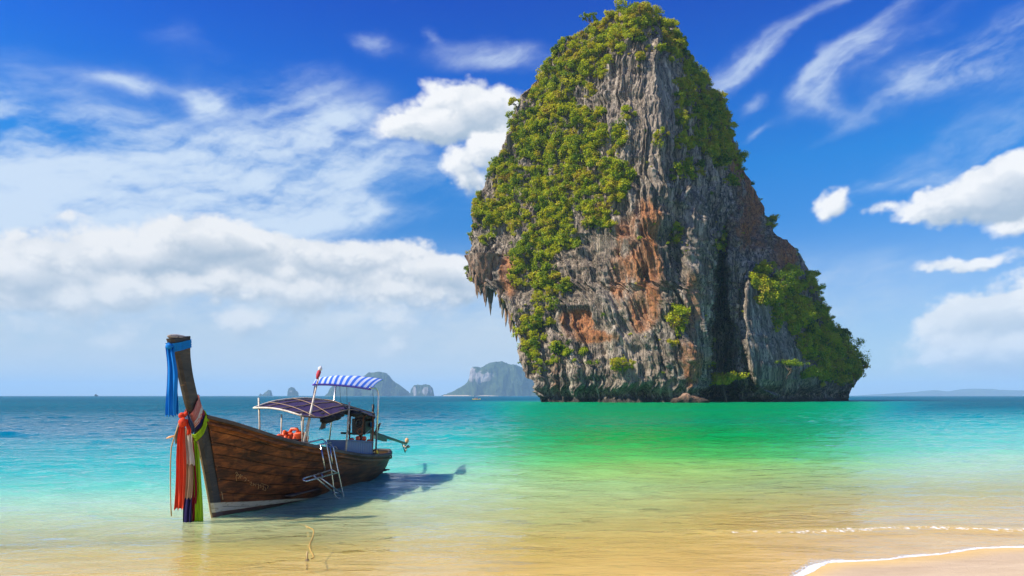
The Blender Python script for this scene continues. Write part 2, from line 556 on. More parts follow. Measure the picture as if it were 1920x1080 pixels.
# water surface
rows = np.concatenate([np.geomspace(3.0, 260, 980), np.geomspace(264, 14000, 70)])
th_ = np.concatenate([np.linspace(R(-83), R(-47), 50), np.linspace(R(-46.8), R(46.8), 540), np.linspace(R(47), R(83), 50)])
Y = np.repeat(rows[:, None], len(th_), 1)
X = Y * np.tan(th_)[None, :]
Wz, brk = wave(X, Y)
Wz = Wz * sst(Y, 900, 120) + 0.0
off = Y - interp(X, SHORE)
bed = bed_height(X, Y)
depth = np.clip(Wz - bed, 0, 40)
me = np_mesh('sea', np.stack([X, Y, Wz], -1).reshape(-1, 3), grid_quads(*X.shape))
set_attr(me, 'depth', depth)
set_attr(me, 'mirror_tint', np.exp(-((X / Y - 0.26) / 0.30) ** 4) * sst(Y, 6, 20) * sst(Y, 420, 210))  # wedge of the stack's reflection, tinted into the water body
set_attr(me, 'breaker', np.exp(-(np.minimum(brk + 0.10, 0) / 0.16) ** 2 - (np.maximum(brk + 0.10, 0) / 0.10) ** 2) * sst(X, 0.5, 5.0) * sst(Y, 4, 5))
m_sea, t, out = new_mat('sea_water')
pos = t.n.new('ShaderNodeNewGeometry').outputs['Position']
px_, py_, pz_ = t.sep(pos)
flat = t.comb(px_, py_, 0.0)
dep = t.attr('depth')
patch = t.noise(t.mapv(flat, (0.012, 0.03, 1)), 1.0, 4, 0.55)
dcol = t.m('MULTIPLY', dep, t.m('ADD', 0.6, t.m('MULTIPLY', patch, 0.8)))
dfac = t.m('POWER', t.lin(dcol, 0.0, 24.0), 0.5)
green = t.ramp(dfac, [   # greener body colour painted in where the stack mirrors in the water
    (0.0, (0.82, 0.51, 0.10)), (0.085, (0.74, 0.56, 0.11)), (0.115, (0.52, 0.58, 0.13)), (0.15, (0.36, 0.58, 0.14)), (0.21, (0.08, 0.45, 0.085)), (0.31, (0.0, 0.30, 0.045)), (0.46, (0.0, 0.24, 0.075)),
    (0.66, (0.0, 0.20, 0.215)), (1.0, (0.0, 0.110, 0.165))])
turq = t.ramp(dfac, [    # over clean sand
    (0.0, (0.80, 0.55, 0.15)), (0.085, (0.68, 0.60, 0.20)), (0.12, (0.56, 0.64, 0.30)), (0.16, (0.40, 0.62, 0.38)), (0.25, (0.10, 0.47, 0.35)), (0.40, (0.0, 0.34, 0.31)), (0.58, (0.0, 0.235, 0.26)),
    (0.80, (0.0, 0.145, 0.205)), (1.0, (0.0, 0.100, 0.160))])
body = t.mix(t.attr('mirror_tint'), turq, green)
h1 = t.noise(t.mapv(flat, (1.0, 2.4, 1), (0, 0, R(6))), 0.55, 3, 0.5, 0.4)
h2 = t.noise(t.mapv(flat, (0.8, 2.2, 1), (0, 0, R(-9))), 2.0, 4, 0.60, 0.7)
h3 = t.noise(t.mapv(flat, (1.0, 1.7, 1), (0, 0, R(14))), 9.0, 2, 0.5, 0.3)
far = t.ss(py_, 25.0, 110.0)
hh = t.m('ADD', t.m('MULTIPLY', h1, t.m('ADD', 0.13, t.m('MULTIPLY', far, 0.45))),
         t.m('ADD', t.m('MULTIPLY', h2, t.m('ADD', 0.070, t.m('MULTIPLY', far, 0.12))), t.m('MULTIPLY', h3, 0.0085)))
calm = t.ss(dep, 0.0, 0.30, 0.45, 1.0)
nrm = t.bump(hh, 1.0, calm)
diff = t.n.new('ShaderNodeSubsurfaceScattering')     # light spreads inside the water, so shadows on it are soft
diff.falloff = 'BURLEY'
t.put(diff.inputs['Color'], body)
diff.inputs['Scale'].default_value = 0.8
diff.inputs['Radius'].default_value = (0.5, 1.0, 1.0)
t.put(diff.inputs['Normal'], nrm)
tr = t.node('ShaderNodeBsdfTransparent', Color=t.ramp(t.lin(dep, 0.0, 1.2), [(0.0, (0.99, 0.99, 0.97)), (0.25, (0.93, 0.97, 0.72)), (1.0, (0.50, 0.93, 0.45))]))
opaq = t.m('SUBTRACT', 1.0, t.m('POWER', 2.718, t.m('MULTIPLY', dep, -2.6)))
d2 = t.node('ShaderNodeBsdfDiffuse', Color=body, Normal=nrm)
mxd = t.n.new('ShaderNodeMixShader')
mxd.inputs[0].default_value = 0.38
t.l.new(diff.outputs[0], mxd.inputs[1])
t.l.new(d2.outputs[0], mxd.inputs[2])
mx = t.n.new('ShaderNodeMixShader')
t.put(mx.inputs[0], opaq)
t.l.new(tr.outputs[0], mx.inputs[1])
t.l.new(mxd.outputs[0], mx.inputs[2])
gl = t.n.new('ShaderNodeBsdfGlossy')
gl.inputs['Color'].default_value = (1, 1, 1, 1)
t.put(gl.inputs['Roughness'], t.m('ADD', 0.02, t.m('MULTIPLY', far, 0.06)))
t.put(gl.inputs['Normal'], nrm)
fr = t.n.new('ShaderNodeFresnel')
fr_geo = t.n.new('ShaderNodeNewGeometry')
t.put(fr.inputs['IOR'], t.m('ADD', 1.333, t.m('MULTIPLY', fr_geo.outputs['Backfacing'], 0.7502 - 1.333)))   # light rising through the surface too
t.put(fr.inputs['Normal'], nrm)
mx2 = t.n.new('ShaderNodeMixShader')
t.put(mx2.inputs[0], t.m('MULTIPLY', fr.outputs[0], t.m('SUBTRACT', 0.88, t.m('MULTIPLY', far, 0.57))))   # steep wave faces hide the flat ones far out
t.l.new(mx.outputs[0], mx2.inputs[1])
t.l.new(gl.outputs[0], mx2.inputs[2])
foam_n = t.m('ADD', t.noise(flat, 7.0, 6, 0.7, 0.6), t.m('MULTIPLY', t.voro(flat, 14.0, 2, 'F1'), -0.25))
foam = t.m('MULTIPLY', t.ss(t.m('ADD', foam_n, t.m('MULTIPLY', t.attr('breaker'), 0.42)), 0.62, 0.84), t.ss(t.attr('breaker'), 0.05, 0.4))
fd = t.node('ShaderNodeBsdfDiffuse', Color=(0.82, 0.82, 0.80))
mx3 = t.n.new('ShaderNodeMixShader')
t.put(mx3.inputs[0], t.m('MULTIPLY', foam, 0.9))
t.l.new(mx2.outputs[0], mx3.inputs[1])
t.l.new(fd.outputs[0], mx3.inputs[2])
t.l.new(mx3.outputs[0], out.inputs['Surface'])
sea = link('sea', me, m_sea)
tag(sea, kind='structure')

# foam line left at the edge of the water
xs = np.linspace(-3.0, 26.0, 2200)
prof = np.linspace(0, 1, 13)
yc = shore_y(xs)
wid = 0.018 + 0.026 * (0.5 + 0.5 * fbm(xs * 2.2, xs * 0, xs * 0, 3, 41)) + 0.05 * np.exp(-((xs - 3.5) / 0.5) ** 2)
PX = np.repeat(xs[:, None], 13, 1) + 0.02 * fbm(np.repeat(xs[:, None], 13, 1) * 9, prof[None, :] * 3 + xs[:, None] * 0, xs[:, None] * 0 + prof[None, :], 2, 43)
PY = yc[:, None] + (prof[None, :] - 0.22) * 4.6 * wid[:, None] * (1 + 0.5 * fbm(PX * 6, PX * 0, prof[None, :] + PX * 0, 2, 44))
lump = 0.5 + 0.5 * fbm(PX * 22, PY * 22, PX * 0, 3, 45)
PZ = np.maximum(bed_height(PX, PY), 0.0) - 0.004 + (np.exp(-((prof - 0.2) / 0.16) ** 2) * 0.95 + 0.10 * np.sin(prof * math.pi))[None, :] * 0.020 * (0.35 + 0.9 * lump)
me = np_mesh('foam', np.stack([PX, PY, PZ], -1).reshape(-1, 3), grid_quads(*PX.shape))
m_foam, t, out = new_mat('foam')
pos = t.n.new('ShaderNodeNewGeometry').outputs['Position']
fb = principled(t, out, (0.86, 0.86, 0.84), 0.7, t.bump(t.voro(pos, 70.0, 1), 0.01, 0.8))
lace = t.m('ADD', t.voro(pos, 26.0, 1.5, 'DISTANCE_TO_EDGE'), t.m('MULTIPLY', t.noise(pos, 9.0, 4, 0.6), -0.10))
cover = t.m('MAXIMUM', t.ss(t.attr('seaward'), 0.46, 0.28), t.m('MULTIPLY', t.ss(lace, 0.030, 0.005), t.ss(t.attr('seaward'), 1.0, 0.5)))
fb.inputs['Alpha'].default_value = 1.0
t.put(fb.inputs['Alpha'], cover)
set_attr(me, 'seaward', np.repeat(prof[None, :], len(xs), 0) + 0.10 * fbm(PX * 7, PY * 7, PX * 0, 3, 46))
foam_ob = link('foam', me, m_foam)
tag(foam_ob, kind='stuff')
# ------------------------------------------------------------------ the limestone sea stack
# outline of the stack as designed on a vertical sheet: (row, column) pairs of its two profiles, turned into metres below
LEFT = [(0, 1192), (14, 1172), (24, 1150), (40, 1126), (55, 1106), (75, 1074), (105, 1032), (140, 1010), (180, 976), (215, 966), (250, 956), (290, 936), (330, 916),
        (370, 898), (400, 892), (430, 890), (460, 883), (490, 879), (515, 877), (528, 884), (545, 930), (570, 947), (620, 968), (680, 976),
        (705, 986), (716, 1000), (735, 1001), (750, 1006), (755, 1010), (790, 1012)]
RIGHT = [(0, 1204), (14, 1214), (24, 1230), (50, 1258), (80, 1280), (110, 1297), (150, 1322), (200, 1347), (240, 1369), (290, 1384), (330, 1404), (370, 1424),
         (400, 1436), (440, 1454), (447, 1468), (452, 1478), (470, 1494), (500, 1513), (540, 1534), (590, 1550), (625, 1572), (655, 1594),
         (690, 1612), (712, 1610), (728, 1598), (750, 1596), (790, 1590)]
RIDGE = [(0, 1196), (100, 1208), (250, 1213), (400, 1220), (550, 1236), (750, 1262)]
Y_RIDGE = [(0, 224), (100, 215), (250, 206), (500, 199), (700, 195.5), (790, 195)]
D_LEFT = [(0, 3), (60, 14), (150, 27), (300, 38), (450, 40), (525, 33), (560, 20), (640, 14), (720, 8), (790, 7)]
D_RIGHT = [(0, 4), (60, 18), (150, 36), (300, 50), (440, 56), (600, 64), (750, 68), (790, 68)]
NF, NB, NR = 640, 150, 600
prow = np.concatenate([np.linspace(13, 735, NR - 70), np.linspace(736.5, 786, 70)])[:, None]
tt = np.linspace(0, 1, NF)
tt = 0.5 - 0.5 * np.cos(math.pi * (0.12 + 0.76 * tt))
tt = ((tt - tt[0]) / (tt[-1] - tt[0]))[None, :]
pl, pr, pm = interp(prow, LEFT), interp(prow, RIGHT), interp(prow, RIDGE)
pl = pl + 5 * fbm(prow / 16.0, prow * 0, prow * 0, 4, 101)
pr = pr + 5 * fbm(prow / 16.0, prow * 0 + 9, prow * 0, 4, 102)
pcol = pl + (pr - pl) * tt
ql = np.clip((pcol - pl) / (pm - pl), 0, 1)
qr = np.clip((pcol - pm) / (pr - pm), 0, 1)
yr = interp(prow, Y_RIDGE)
dl, dr = interp(prow, D_LEFT), interp(prow, D_RIGHT)
depth_ = yr + dl * (1 - ql) ** 1.25 * (pcol < pm) + dr * (0.35 * qr ** 1.0 + 0.65 * qr ** 2.4) * (pcol >= pm)
lowb = sst(prow, 430, 520)
# forward buttress at the lower right, cave behind it, column, hollows
G = lambda c, w: np.exp(-((pcol - c) / w) ** 2)
H = lambda r, w: np.exp(-((prow - r) / w) ** 2)
slab_l = interp(prow, [(470, 1402), (560, 1392), (640, 1392), (720, 1412), (750, 1425)])
slab_r = interp(prow, [(470, 1412), (520, 1432), (600, 1462), (680, 1500), (750, 1560)])
slab = sst(pcol, slab_l - 4, slab_l + 10) * sst(slab_r + 45, pcol - 45, pcol + 10) * sst(prow, 455, 540)
slab = sst(pcol, slab_l - 4, slab_l + 9) * (1 - sst(pcol, slab_r, slab_r + 70)) * sst(prow, 470, 545)
cave = np.exp(-np.abs((pcol - interp(prow, [(400, 1355), (560, 1352), (700, 1352), (760, 1350)])) / interp(prow, [(380, 6), (500, 11), (600, 19), (700, 26), (760, 28)])) ** 3.2) * sst(prow, 380, 540)
colm = np.exp(-np.abs((pcol - interp(prow, [(300, 1286), (500, 1300), (740, 1296)])) / 20) ** 3) * sst(prow, 300, 420)
hol = (G(1262, 15) * H(440, 70) * 5.0 + G(1160, 14) * H(515, 38) * 2.5 + G(1215, 18) * H(520, 45) * 3.0 + G(1207, 20) * H(585, 25) * 2.5 + G(1085, 26) * H(595, 16) * 2.5
       + G(1238, 12) * H(640, 60) * 2.5 + G(1335, 11) * H(420, 50) * 3.5 + G(1385, 18) * H(380, 60) * 2.0 + G(1120, 30) * H(640, 30) * 1.5)
depth_ = depth_ - slab * 9 * lowb + cave * 24 - colm * 3.2 + hol
gap = sst(pcol, interp(prow, [(440, 1440), (520, 1486), (600, 1540)]) - 14, interp(prow, [(440, 1440), (520, 1486), (600, 1540)]))
depth_ = depth_ + 2.5 * gap * sst(prow, 440, 450) * (1 - sst(prow, 520, 640))
fx = (pcol - 960) / FPX * depth_
fz = EYE + (HOR - prow) / FPX * depth_
# the back of the stack, never seen: an arc closing the section
wb = np.linspace(0, 1, NB + 2)[1:-1][None, :]
eL, eR = depth_[:, :1], depth_[:, -1:]
bulge = np.sin(wb * math.pi) * 26 * sst(prow, -5, 160)
by = eR + (eL - eR) * wb + bulge
bx = fx[:, -1:] + (fx[:, :1] - fx[:, -1:]) * wb
bz = fz[:, -1:] + (fz[:, :1] - fz[:, -1:]) * wb
RX, RY, RZ = np.concatenate([fx, bx], 1), np.concatenate([depth_, by], 1), np.concatenate([fz, bz], 1)
NC = NF + NB
pc2 = np.concatenate([pcol, np.full((NR, NB), -999.0)], 1)
pr2 = np.repeat(prow, NC, 1)
# horizontal outward normals, smoothed along the section
tx, ty = np.roll(RX, -6, 1) - np.roll(RX, 6, 1), np.roll(RY, -6, 1) - np.roll(RY, 6, 1)
ln = np.sqrt(tx * tx + ty * ty) + 1e-6
nx, ny = ty / ln, -tx / ln
seg = np.sqrt((RX - np.roll(RX, 1, 1)) ** 2 + (RY - np.roll(RY, 1, 1)) ** 2)
seg[:, 0] = 0
arc = np.cumsum(np.minimum(seg, 1.5), 1)
arc = arc - arc[:, [int(NF * 0.5)]]
front = np.concatenate([np.ones((NR, NF)), np.zeros((NR, NB))], 1)
slab2 = np.concatenate([slab, np.zeros((NR, NB))], 1) * sst(pr2, 470, 560)
smooth_top = np.exp(-((pc2 - 1252) / 34) ** 2 - ((pr2 - 170) / 80) ** 2)
calm = 1 - 0.72 * np.clip(slab2 + smooth_top, 0, 1)
wz = RZ + 5 * fbm(RX / 9, RY / 9, RZ / 30, 2, 110)
arc = arc + 0.9 * fbm(RX / 4, RY / 4, RZ / 7, 2, 109)
fl1 = 1 - 2.4 * np.abs(fbm(arc / 7.0, wz / 95, RZ * 0 + 1, 3, 111))
fl2 = 1 - 2.6 * np.abs(fbm(arc / 2.5, wz / 40, RZ * 0 + 5, 3, 112))
fl3 = 1 - 2.6 * np.abs(fbm(arc / 1.0, wz / 13.0, RZ * 0 + 8, 3, 113))
chop = np.abs(fbm(RX / 5, RY / 5, RZ / 9, 4, 117)) - 0.2
lump = fbm(RX / 11, RY / 11, RZ / 15, 4, 114)
rough = fbm(RX / 2.2, RY / 2.2, RZ / 3.2, 4, 115)
ledge = np.abs(fbm(RX / 16, RY / 16, RZ / 4.5, 3, 116))
disp = calm * (1.7 * lump + 1.5 * (fl1 - 0.3) + 1.3 * (fl2 - 0.3) + 0.60 * (fl3 - 0.3) + 0.8 * rough - 1.6 * ledge + 1.6 * chop)
disp = disp + front * 1.6 * fbm(RX / 3.5, RY / 3.5, RZ / 3.0, 4, 118) * (1 - sst(RZ, 3, 9))
edge_t = sst(np.minimum(np.arange(NC), np.abs(NF - np.arange(NC)))[None, :] + RZ * 0, 0, 26)
disp = disp * (0.55 + 0.45 * edge_t)
disp = disp - (3.6 + 2.0 * fbm(RX / 7, RY / 7, RZ * 0, 3, 119)) * np.exp(-((RZ - 2.2 - 0.8 * fbm(RX / 9, RY / 9, RZ * 0, 2, 120)) / 1.7) ** 2) * front          # notch worn by the tide
disp = disp * sst(pr2, 9, 36)
RX2, RY2 = RX + nx * disp, RY + ny * disp
RZ2 = RZ + 0.5 * rough * sst(RZ, 3, 8)
verts = np.stack([RX2, RY2, RZ2], -1).reshape(-1, 3)
top_c = verts[:NC].mean(0) + np.array([0, 0, 0.6])
verts = np.vstack([verts, top_c])
q = grid_quads(NR, NC, True)[:, ::-1]
cap = np.stack([np.full(NC, NR * NC), (np.arange(NC) + 1) % NC, np.arange(NC)], -1)[:, ::-1]
me = np_mesh('rock_wall', verts, q, True, cap)

# stains of the limestone: ochre where it has freshly broken away, pale and dark runs of water
pn = fbm(pc2 / 26, pr2 / 60, pr2 * 0, 4, 121)
blob = lambda c, r, w, h: np.exp(-((pc2 - c) / w) ** 2 - ((pr2 - r) / h) ** 2)
och = (blob(1162, 515, 22, 55) * 1.25 + blob(1215, 520, 26, 70) + blob(1207, 590, 24, 26) * 1.2 + blob(1395, 340, 26, 60) * .85 + blob(1415, 390, 26, 50)
       + blob(1085, 598, 34, 18) + blob(1120, 632, 50, 12) * .9 + blob(1300, 560, 20, 120) * .5 + blob(960, 520, 18, 45) * .8 + blob(1470, 470, 30, 60) * .55
       + blob(1210, 410, 26, 40) * .7 + blob(1040, 690, 60, 60) * .35 + blob(1000, 170, 16, 60) * .45 + blob(1370, 250, 20, 70) * .4 + blob(1290, 690, 26, 40) * .45
       + blob(1170, 430, 18, 30) * .6 + blob(1390, 450, 40, 40) * .5)
och = np.clip(och * (1 + 1.1 * pn) + 0.25 * np.clip(pn - 0.25, 0, 1), 0, 1)
och = sst(och, 0.26, 0.66) * (0.6 + 0.4 * sst(fl2, -0.2, 0.6))
lite = np.clip(blob(1150, 540, 12, 60) + blob(1300, 520, 16, 150) * .7 + blob(1180, 640, 20, 90) * .6 + blob(1160, 200, 34, 80) * .5 + blob(1250, 180, 36, 90) * .55
               + blob(1440, 600, 40, 90) * .35 + blob(1190, 700, 20, 50) * .5 + blob(930, 560, 20, 40) * .4 + blob(1020, 735, 24, 20) * .6 + blob(1250, 720, 30, 40) * .4, 0, 1)
pad = np.zeros(1)
set_attr(me, 'ochre', np.concatenate([och.ravel(), pad]))
set_attr(me, 'pale', np.concatenate([(lite * (0.6 + 0.8 * sst(fl3, -0.3, 0.7))).ravel(), pad]))

m_rock, t, out = new_mat('limestone')
pos = t.n.new('ShaderNodeNewGeometry').outputs['Position']
_, _, z_ = t.sep(pos)
runs = t.noise(t.mapv(pos, (0.50, 0.50, 0.030)), 1.0, 6, 0.60, 0.4)
runs2 = t.noise(t.mapv(pos, (2.3, 2.3, 0.14), loc=(5, 2, 0)), 1.0, 5, 0.6, 0.4)
mott = t.noise(pos, 1.5, 6, 0.66)
big = t.noise(t.mapv(pos, (0.06, 0.06, 0.035)), 1.0, 3, 0.5)
base = t.ramp(t.m('ADD', t.m('MULTIPLY', runs, 0.78), t.m('MULTIPLY', mott, 0.22)), [
    (0.35, (0.035, 0.032, 0.028)), (0.44, (0.110, 0.100, 0.086)), (0.53, (0.34, 0.31, 0.265)), (0.62, (0.66, 0.60, 0.50))])
base = t.mix(t.ss(big, 0.42, 0.62), base, t.mix(0.5, base, (0.30, 0.24, 0.185)))
base = t.mix(t.m('MULTIPLY', t.ss(runs2, 0.50, 0.62), 0.88), base, (0.020, 0.019, 0.019))
base = t.mix(t.m('MULTIPLY', t.ss(runs2, 0.44, 0.33), 0.60), base, (0.52, 0.46, 0.38))
base = t.mix(t.m('MULTIPLY', t.attr('pale'), 0.65), base, (0.44, 0.40, 0.35))
base = t.mix(1.0, base, (0.98, 0.88, 0.75), 'MULTIPLY')
oc = t.ramp(t.m('ADD', t.m('MULTIPLY', mott, 0.4), t.m('MULTIPLY', runs2, 0.5)), [
    (0.32, (0.13, 0.055, 0.028)), (0.45, (0.44, 0.165, 0.055)), (0.58, (0.66, 0.33, 0.11)), (0.72, (0.72, 0.52, 0.27))])
base = t.mix(t.m('MULTIPLY', t.m('MULTIPLY', t.attr('ochre'), 0.95), t.ss(runs2, 0.64, 0.50, 0.5, 1.0)), base, oc)
tide = t.m('MULTIPLY', t.ss(t.m('ADD', z_, t.m('MULTIPLY', mott, 2.2)), 3.6, 1.8), 0.85)
base = t.mix(tide, base, (0.024, 0.021, 0.016))
crack = t.m('ABSOLUTE', t.m('SUBTRACT', t.noise(t.mapv(pos, (0.55, 0.55, 0.05), loc=(3, 9, 1)), 1.0, 5, 0.6, 0.8), 0.5))
base = t.mix(t.m('MULTIPLY', t.ss(crack, 0.028, 0.006), 0.8), base, (0.020, 0.018, 0.017))
lich = t.m('MULTIPLY', t.ss(t.noise(t.mapv(pos, (0.3, 0.3, 0.12)), 1.0, 5, 0.65), 0.55, 0.70), 0.45)
base = t.mix(lich, base, (0.085, 0.085, 0.035))
hgt = t.m('ADD', t.m('MULTIPLY', mott, 0.8), t.m('ADD', t.m('MULTIPLY', runs2, 1.0), t.m('MULTIPLY', t.noise(pos, 6.0, 4, 0.6), 0.3)))
principled(t, out, base, 0.9, t.bump(hgt, 0.7, 0.7), spec=0.25)

rock = empty('rock_island', (25.0, 215.0, 0.0))
tag(rock, 'towering limestone sea stack hung with green vegetation, rising from the emerald shallows', 'sea stack')
bpy.context.view_layer.update()


def adopt(o, parent):
    """parent an object built in place, keeping its place"""
    o.parent = parent
    o.matrix_parent_inverse = Matrix.Translation(-Vector(parent.location)) if not parent.rotation_euler.z else parent.matrix_basis.inverted()
    return o


adopt(link('rock_wall', me, m_rock), rock)


def front_at(c, r):
    """a point of the finished rock face under a design column and row"""
    i = int(np.argmin(np.abs(prow[:, 0] - r)))
    j = int(np.argmin(np.abs(pcol[i] - c)))
    return Vector((RX2[i, j], RY2[i, j], RZ2[i, j])), Vector((nx[i, j], ny[i, j], 0.25)).normalized()


# stalactites under the overhang and along the rim
def stalactite(p, length, r0, seed):
    n, k = 12, 9
    vs = []
    rs = np.random.default_rng(seed)
    ox, oy = rs.normal(0, 0.06, 2)
    for i in range(n):
        f = i / (n - 1)
        rr = r0 * (1 - f) ** 0.75 * (0.86 + 0.28 * rs.random()) + 0.03
        for j in range(k):
            a = 2 * math.pi * j / k
            w = rr * (1 + 0.22 * math.sin(3 * a + seed) + 0.1 * rs.normal())
            vs.append((p[0] + w * math.cos(a) + ox * f * length, p[1] + w * math.sin(a) + oy * f * length, p[2] + 1.2 - f * (length + 1.2)))
    q = grid_quads(n, k, True)[:, ::-1]
    me = np_mesh('stalactite', vs, q)
    set_attr(me, 'ochre', [0.5 if seed % 3 else 0.12] * len(vs))
    set_attr(me, 'pale', [0.35] * len(vs))
    return adopt(link('stalactite', me, m_rock), rock)


k = 0
for c, r, ln_, rad in [(893, 528, 6.0, 1.0), (899, 536, 4.5, .9), (905, 541, 5.5, 1.1), (912, 543, 7.0, 1.2), (917, 546, 9.2, 1.15), (923, 545, 5.0, 1.2),
                       (887, 520, 3.4, .8), (882, 512, 2.6, .7), (929, 545, 3.0, 1.0), (938, 556, 5.0, 1.3), (944, 566, 6.5, 1.3), (951, 578, 7.0, 1.2), (958, 596, 6.0, 1.3),
                       (962, 612, 4.0, 1.1), (967, 628, 3.2, .9), (908, 552, 4.0, .7), (920, 556, 6.0, .8), (896, 545, 3.5, .6)]:
    dpt = 228 if c < 930 else 222
    stalactite(((c - 960) / FPX * dpt, dpt + (k % 3) * 1.3 - 1, EYE + (HOR - r) / FPX * dpt + 1.0), ln_, rad * 0.72, 200 + k)
    k += 1
# the hanging curtain of rock that carries them
cur = []
nu_, nv_ = 60, 22
U_, V_ = np.meshgrid(np.linspace(0, 2 * math.pi, nu_, endpoint=False), np.linspace(0, 1, nv_))
cx_, cy_ = (908 - 960) / FPX * 228, 229.0
rad_ = (4.6 * (1 - 0.75 * V_ ** 1.6)) * (1 + 0.30 * np.abs(fbm(U_ * 3, V_ * 1.3, U_ * 0, 3, 151)) + 0.12 * fbm(U_ * 9, V_ * 6, U_ * 0, 3, 152))
ZC = EYE + (HOR - 478) / FPX * 228 - V_ * 12.5 + 1.3 * fbm(np.cos(U_) * 2, np.sin(U_) * 2, U_ * 0, 3, 153) * V_
me = np_mesh('rock_curtain', np.stack([cx_ + rad_ * np.cos(U_) * 1.15, cy_ + rad_ * np.sin(U_), ZC], -1).reshape(-1, 3), grid_quads(nv_, nu_, True)[:, ::-1])
set_attr(me, 'ochre', (0.3 + 0.5 * V_).ravel())
set_attr(me, 'pale', (0.25 + V_ * 0).ravel())
adopt(link('rock_curtain', me, m_rock), rock)

# ------------------------------------------------------------------ leaves: clumps scattered over the stack


def leaf_mat(name, cols):
    m, t, out = new_mat(name)
    info = t.n.new('ShaderNodeObjectInfo')
    pos = t.n.new('ShaderNodeNewGeometry').outputs['Position']
    rnd = t.attr('leaf_tone')
    k = t.m('ADD', t.m('MULTIPLY', info.outputs['Random'], 0.60), t.m('ADD', t.m('MULTIPLY', rnd, 0.30), t.m('MULTIPLY', t.m('SUBTRACT', t.noise(pos, 0.11, 3, 0.6), 0.36), 0.9)))
    c = t.ramp(k, cols)
    d = t.node('ShaderNodeBsdfDiffuse', Color=c)
    tl = t.node('ShaderNodeBsdfTranslucent', Color=t.mix(1.0, c, (1.3, 1.25, 0.5), 'MULTIPLY'))
    g = t.n.new('ShaderNodeBsdfGlossy')
    g.inputs['Roughness'].default_value = 0.45
    g.inputs['Color'].default_value = (0.6, 0.62, 0.5, 1)
    a = t.n.new('ShaderNodeMixShader')
    a.inputs[0].default_value = 0.36
    t.l.new(d.outputs[0], a.inputs[1])
    t.l.new(tl.outputs[0], a.inputs[2])
    b = t.n.new('ShaderNodeMixShader')
    b.inputs[0].default_value = 0.02
    t.l.new(a.outputs[0], b.inputs[1])
    t.l.new(g.outputs[0], b.inputs[2])
    t.l.new(b.outputs[0], out.inputs['Surface'])
    return m


m_leaf = leaf_mat('leaves', [(0.0, (0.030, 0.075, 0.008)), (0.22, (0.085, 0.160, 0.008)), (0.42, (0.26, 0.34, 0.007)), (0.66, (0.50, 0.51, 0.009)), (0.92, (0.46, 0.36, 0.03)),
                             (1.0, (0.25, 0.15, 0.05))])
m_bark, t, out = new_mat('bark')
pos = t.n.new('ShaderNodeNewGeometry').outputs['Position']
principled(t, out, t.ramp(t.noise(pos, 3.0, 4), [(0.3, (0.06, 0.045, 0.03)), (0.7, (0.16, 0.12, 0.08))]), 0.9)


def leaf_geo(centres, normals, size, seed, droop=0.0):
    """one kite-shaped, folded leaf per centre"""
    g = np.random.default_rng(seed)
    n = len(centres)
    nrm = normals + g.normal(0, 0.36, (n, 3))
    nrm /= np.linalg.norm(nrm, axis=1)[:, None]
    d = g.normal(0, 1, (n, 3))
    d[:, 2] -= droop
    d -= nrm * (d * nrm).sum(1)[:, None]
    d /= np.linalg.norm(d, axis=1)[:, None]
    s = np.cross(nrm, d)
    L = (size * (0.65 + 0.7 * g.random(n)))[:, None]
    W = L * 0.34
    p0, p2 = centres - d * L * 0.5, centres + d * L * 0.5 - nrm * L * 0.12
    p1, p3 = centres + s * W + nrm * L * 0.08, centres - s * W + nrm * L * 0.08
    v = np.stack([p0, p1, p2, p3], 1).reshape(-1, 3)
    i = np.arange(n) * 4
    tris = np.concatenate([np.stack([i, i + 1, i + 2], -1), np.stack([i, i + 2, i + 3], -1)])
    tone = np.repeat(g.random(n), 4)
    return v, tris, tone


def clump_points(n, rx, rz, seed, lobes=5):
    g = np.random.default_rng(seed)
    c = g.normal(0, 1, (lobes, 3))
    c /= np.linalg.norm(c, axis=1)[:, None]
    c *= np.array([rx, rx, rz]) * (0.45 + 0.5 * g.random((lobes, 1)))
    c[:, 2] = np.abs(c[:, 2]) * 0.9
    k = g.integers(0, lobes, n)
    d = g.normal(0, 1, (n, 3))
    d /= np.linalg.norm(d, axis=1)[:, None]
    rr = (0.35 + 0.75 * g.random(n))[:, None]
    p = c[k] + d * rr * np.array([rx, rx, rz]) * (0.30 + 0.26 * g.random(lobes))[k][:, None]
    nn = d + np.array([0, 0, 0.55])
    return p, nn / np.linalg.norm(nn, axis=1)[:, None]


def leaf_mesh(name, p, n, size, seed, droop=0.0):
    v, tr_, tone = leaf_geo(p, n, size, seed, droop)
    me = np_mesh(name, v, None, False, tr_)
    set_attr(me, 'leaf_tone', tone)
    me.materials.append(m_leaf)
    return me


clumps = bpy.data.collections.new('leaf_clumps')
for k in range(7):
    p, n = clump_points(250 if k < 5 else 170, 1.0, 0.8 if k < 5 else 1.3, 300 + k, 6 + k % 4)
    o = bpy.data.objects.new('leaf_clump', leaf_mesh('leaf_clump', p, n, 0.27, 320 + k, 0.0 if k < 5 else 1.4))
    clumps.objects.link(o)


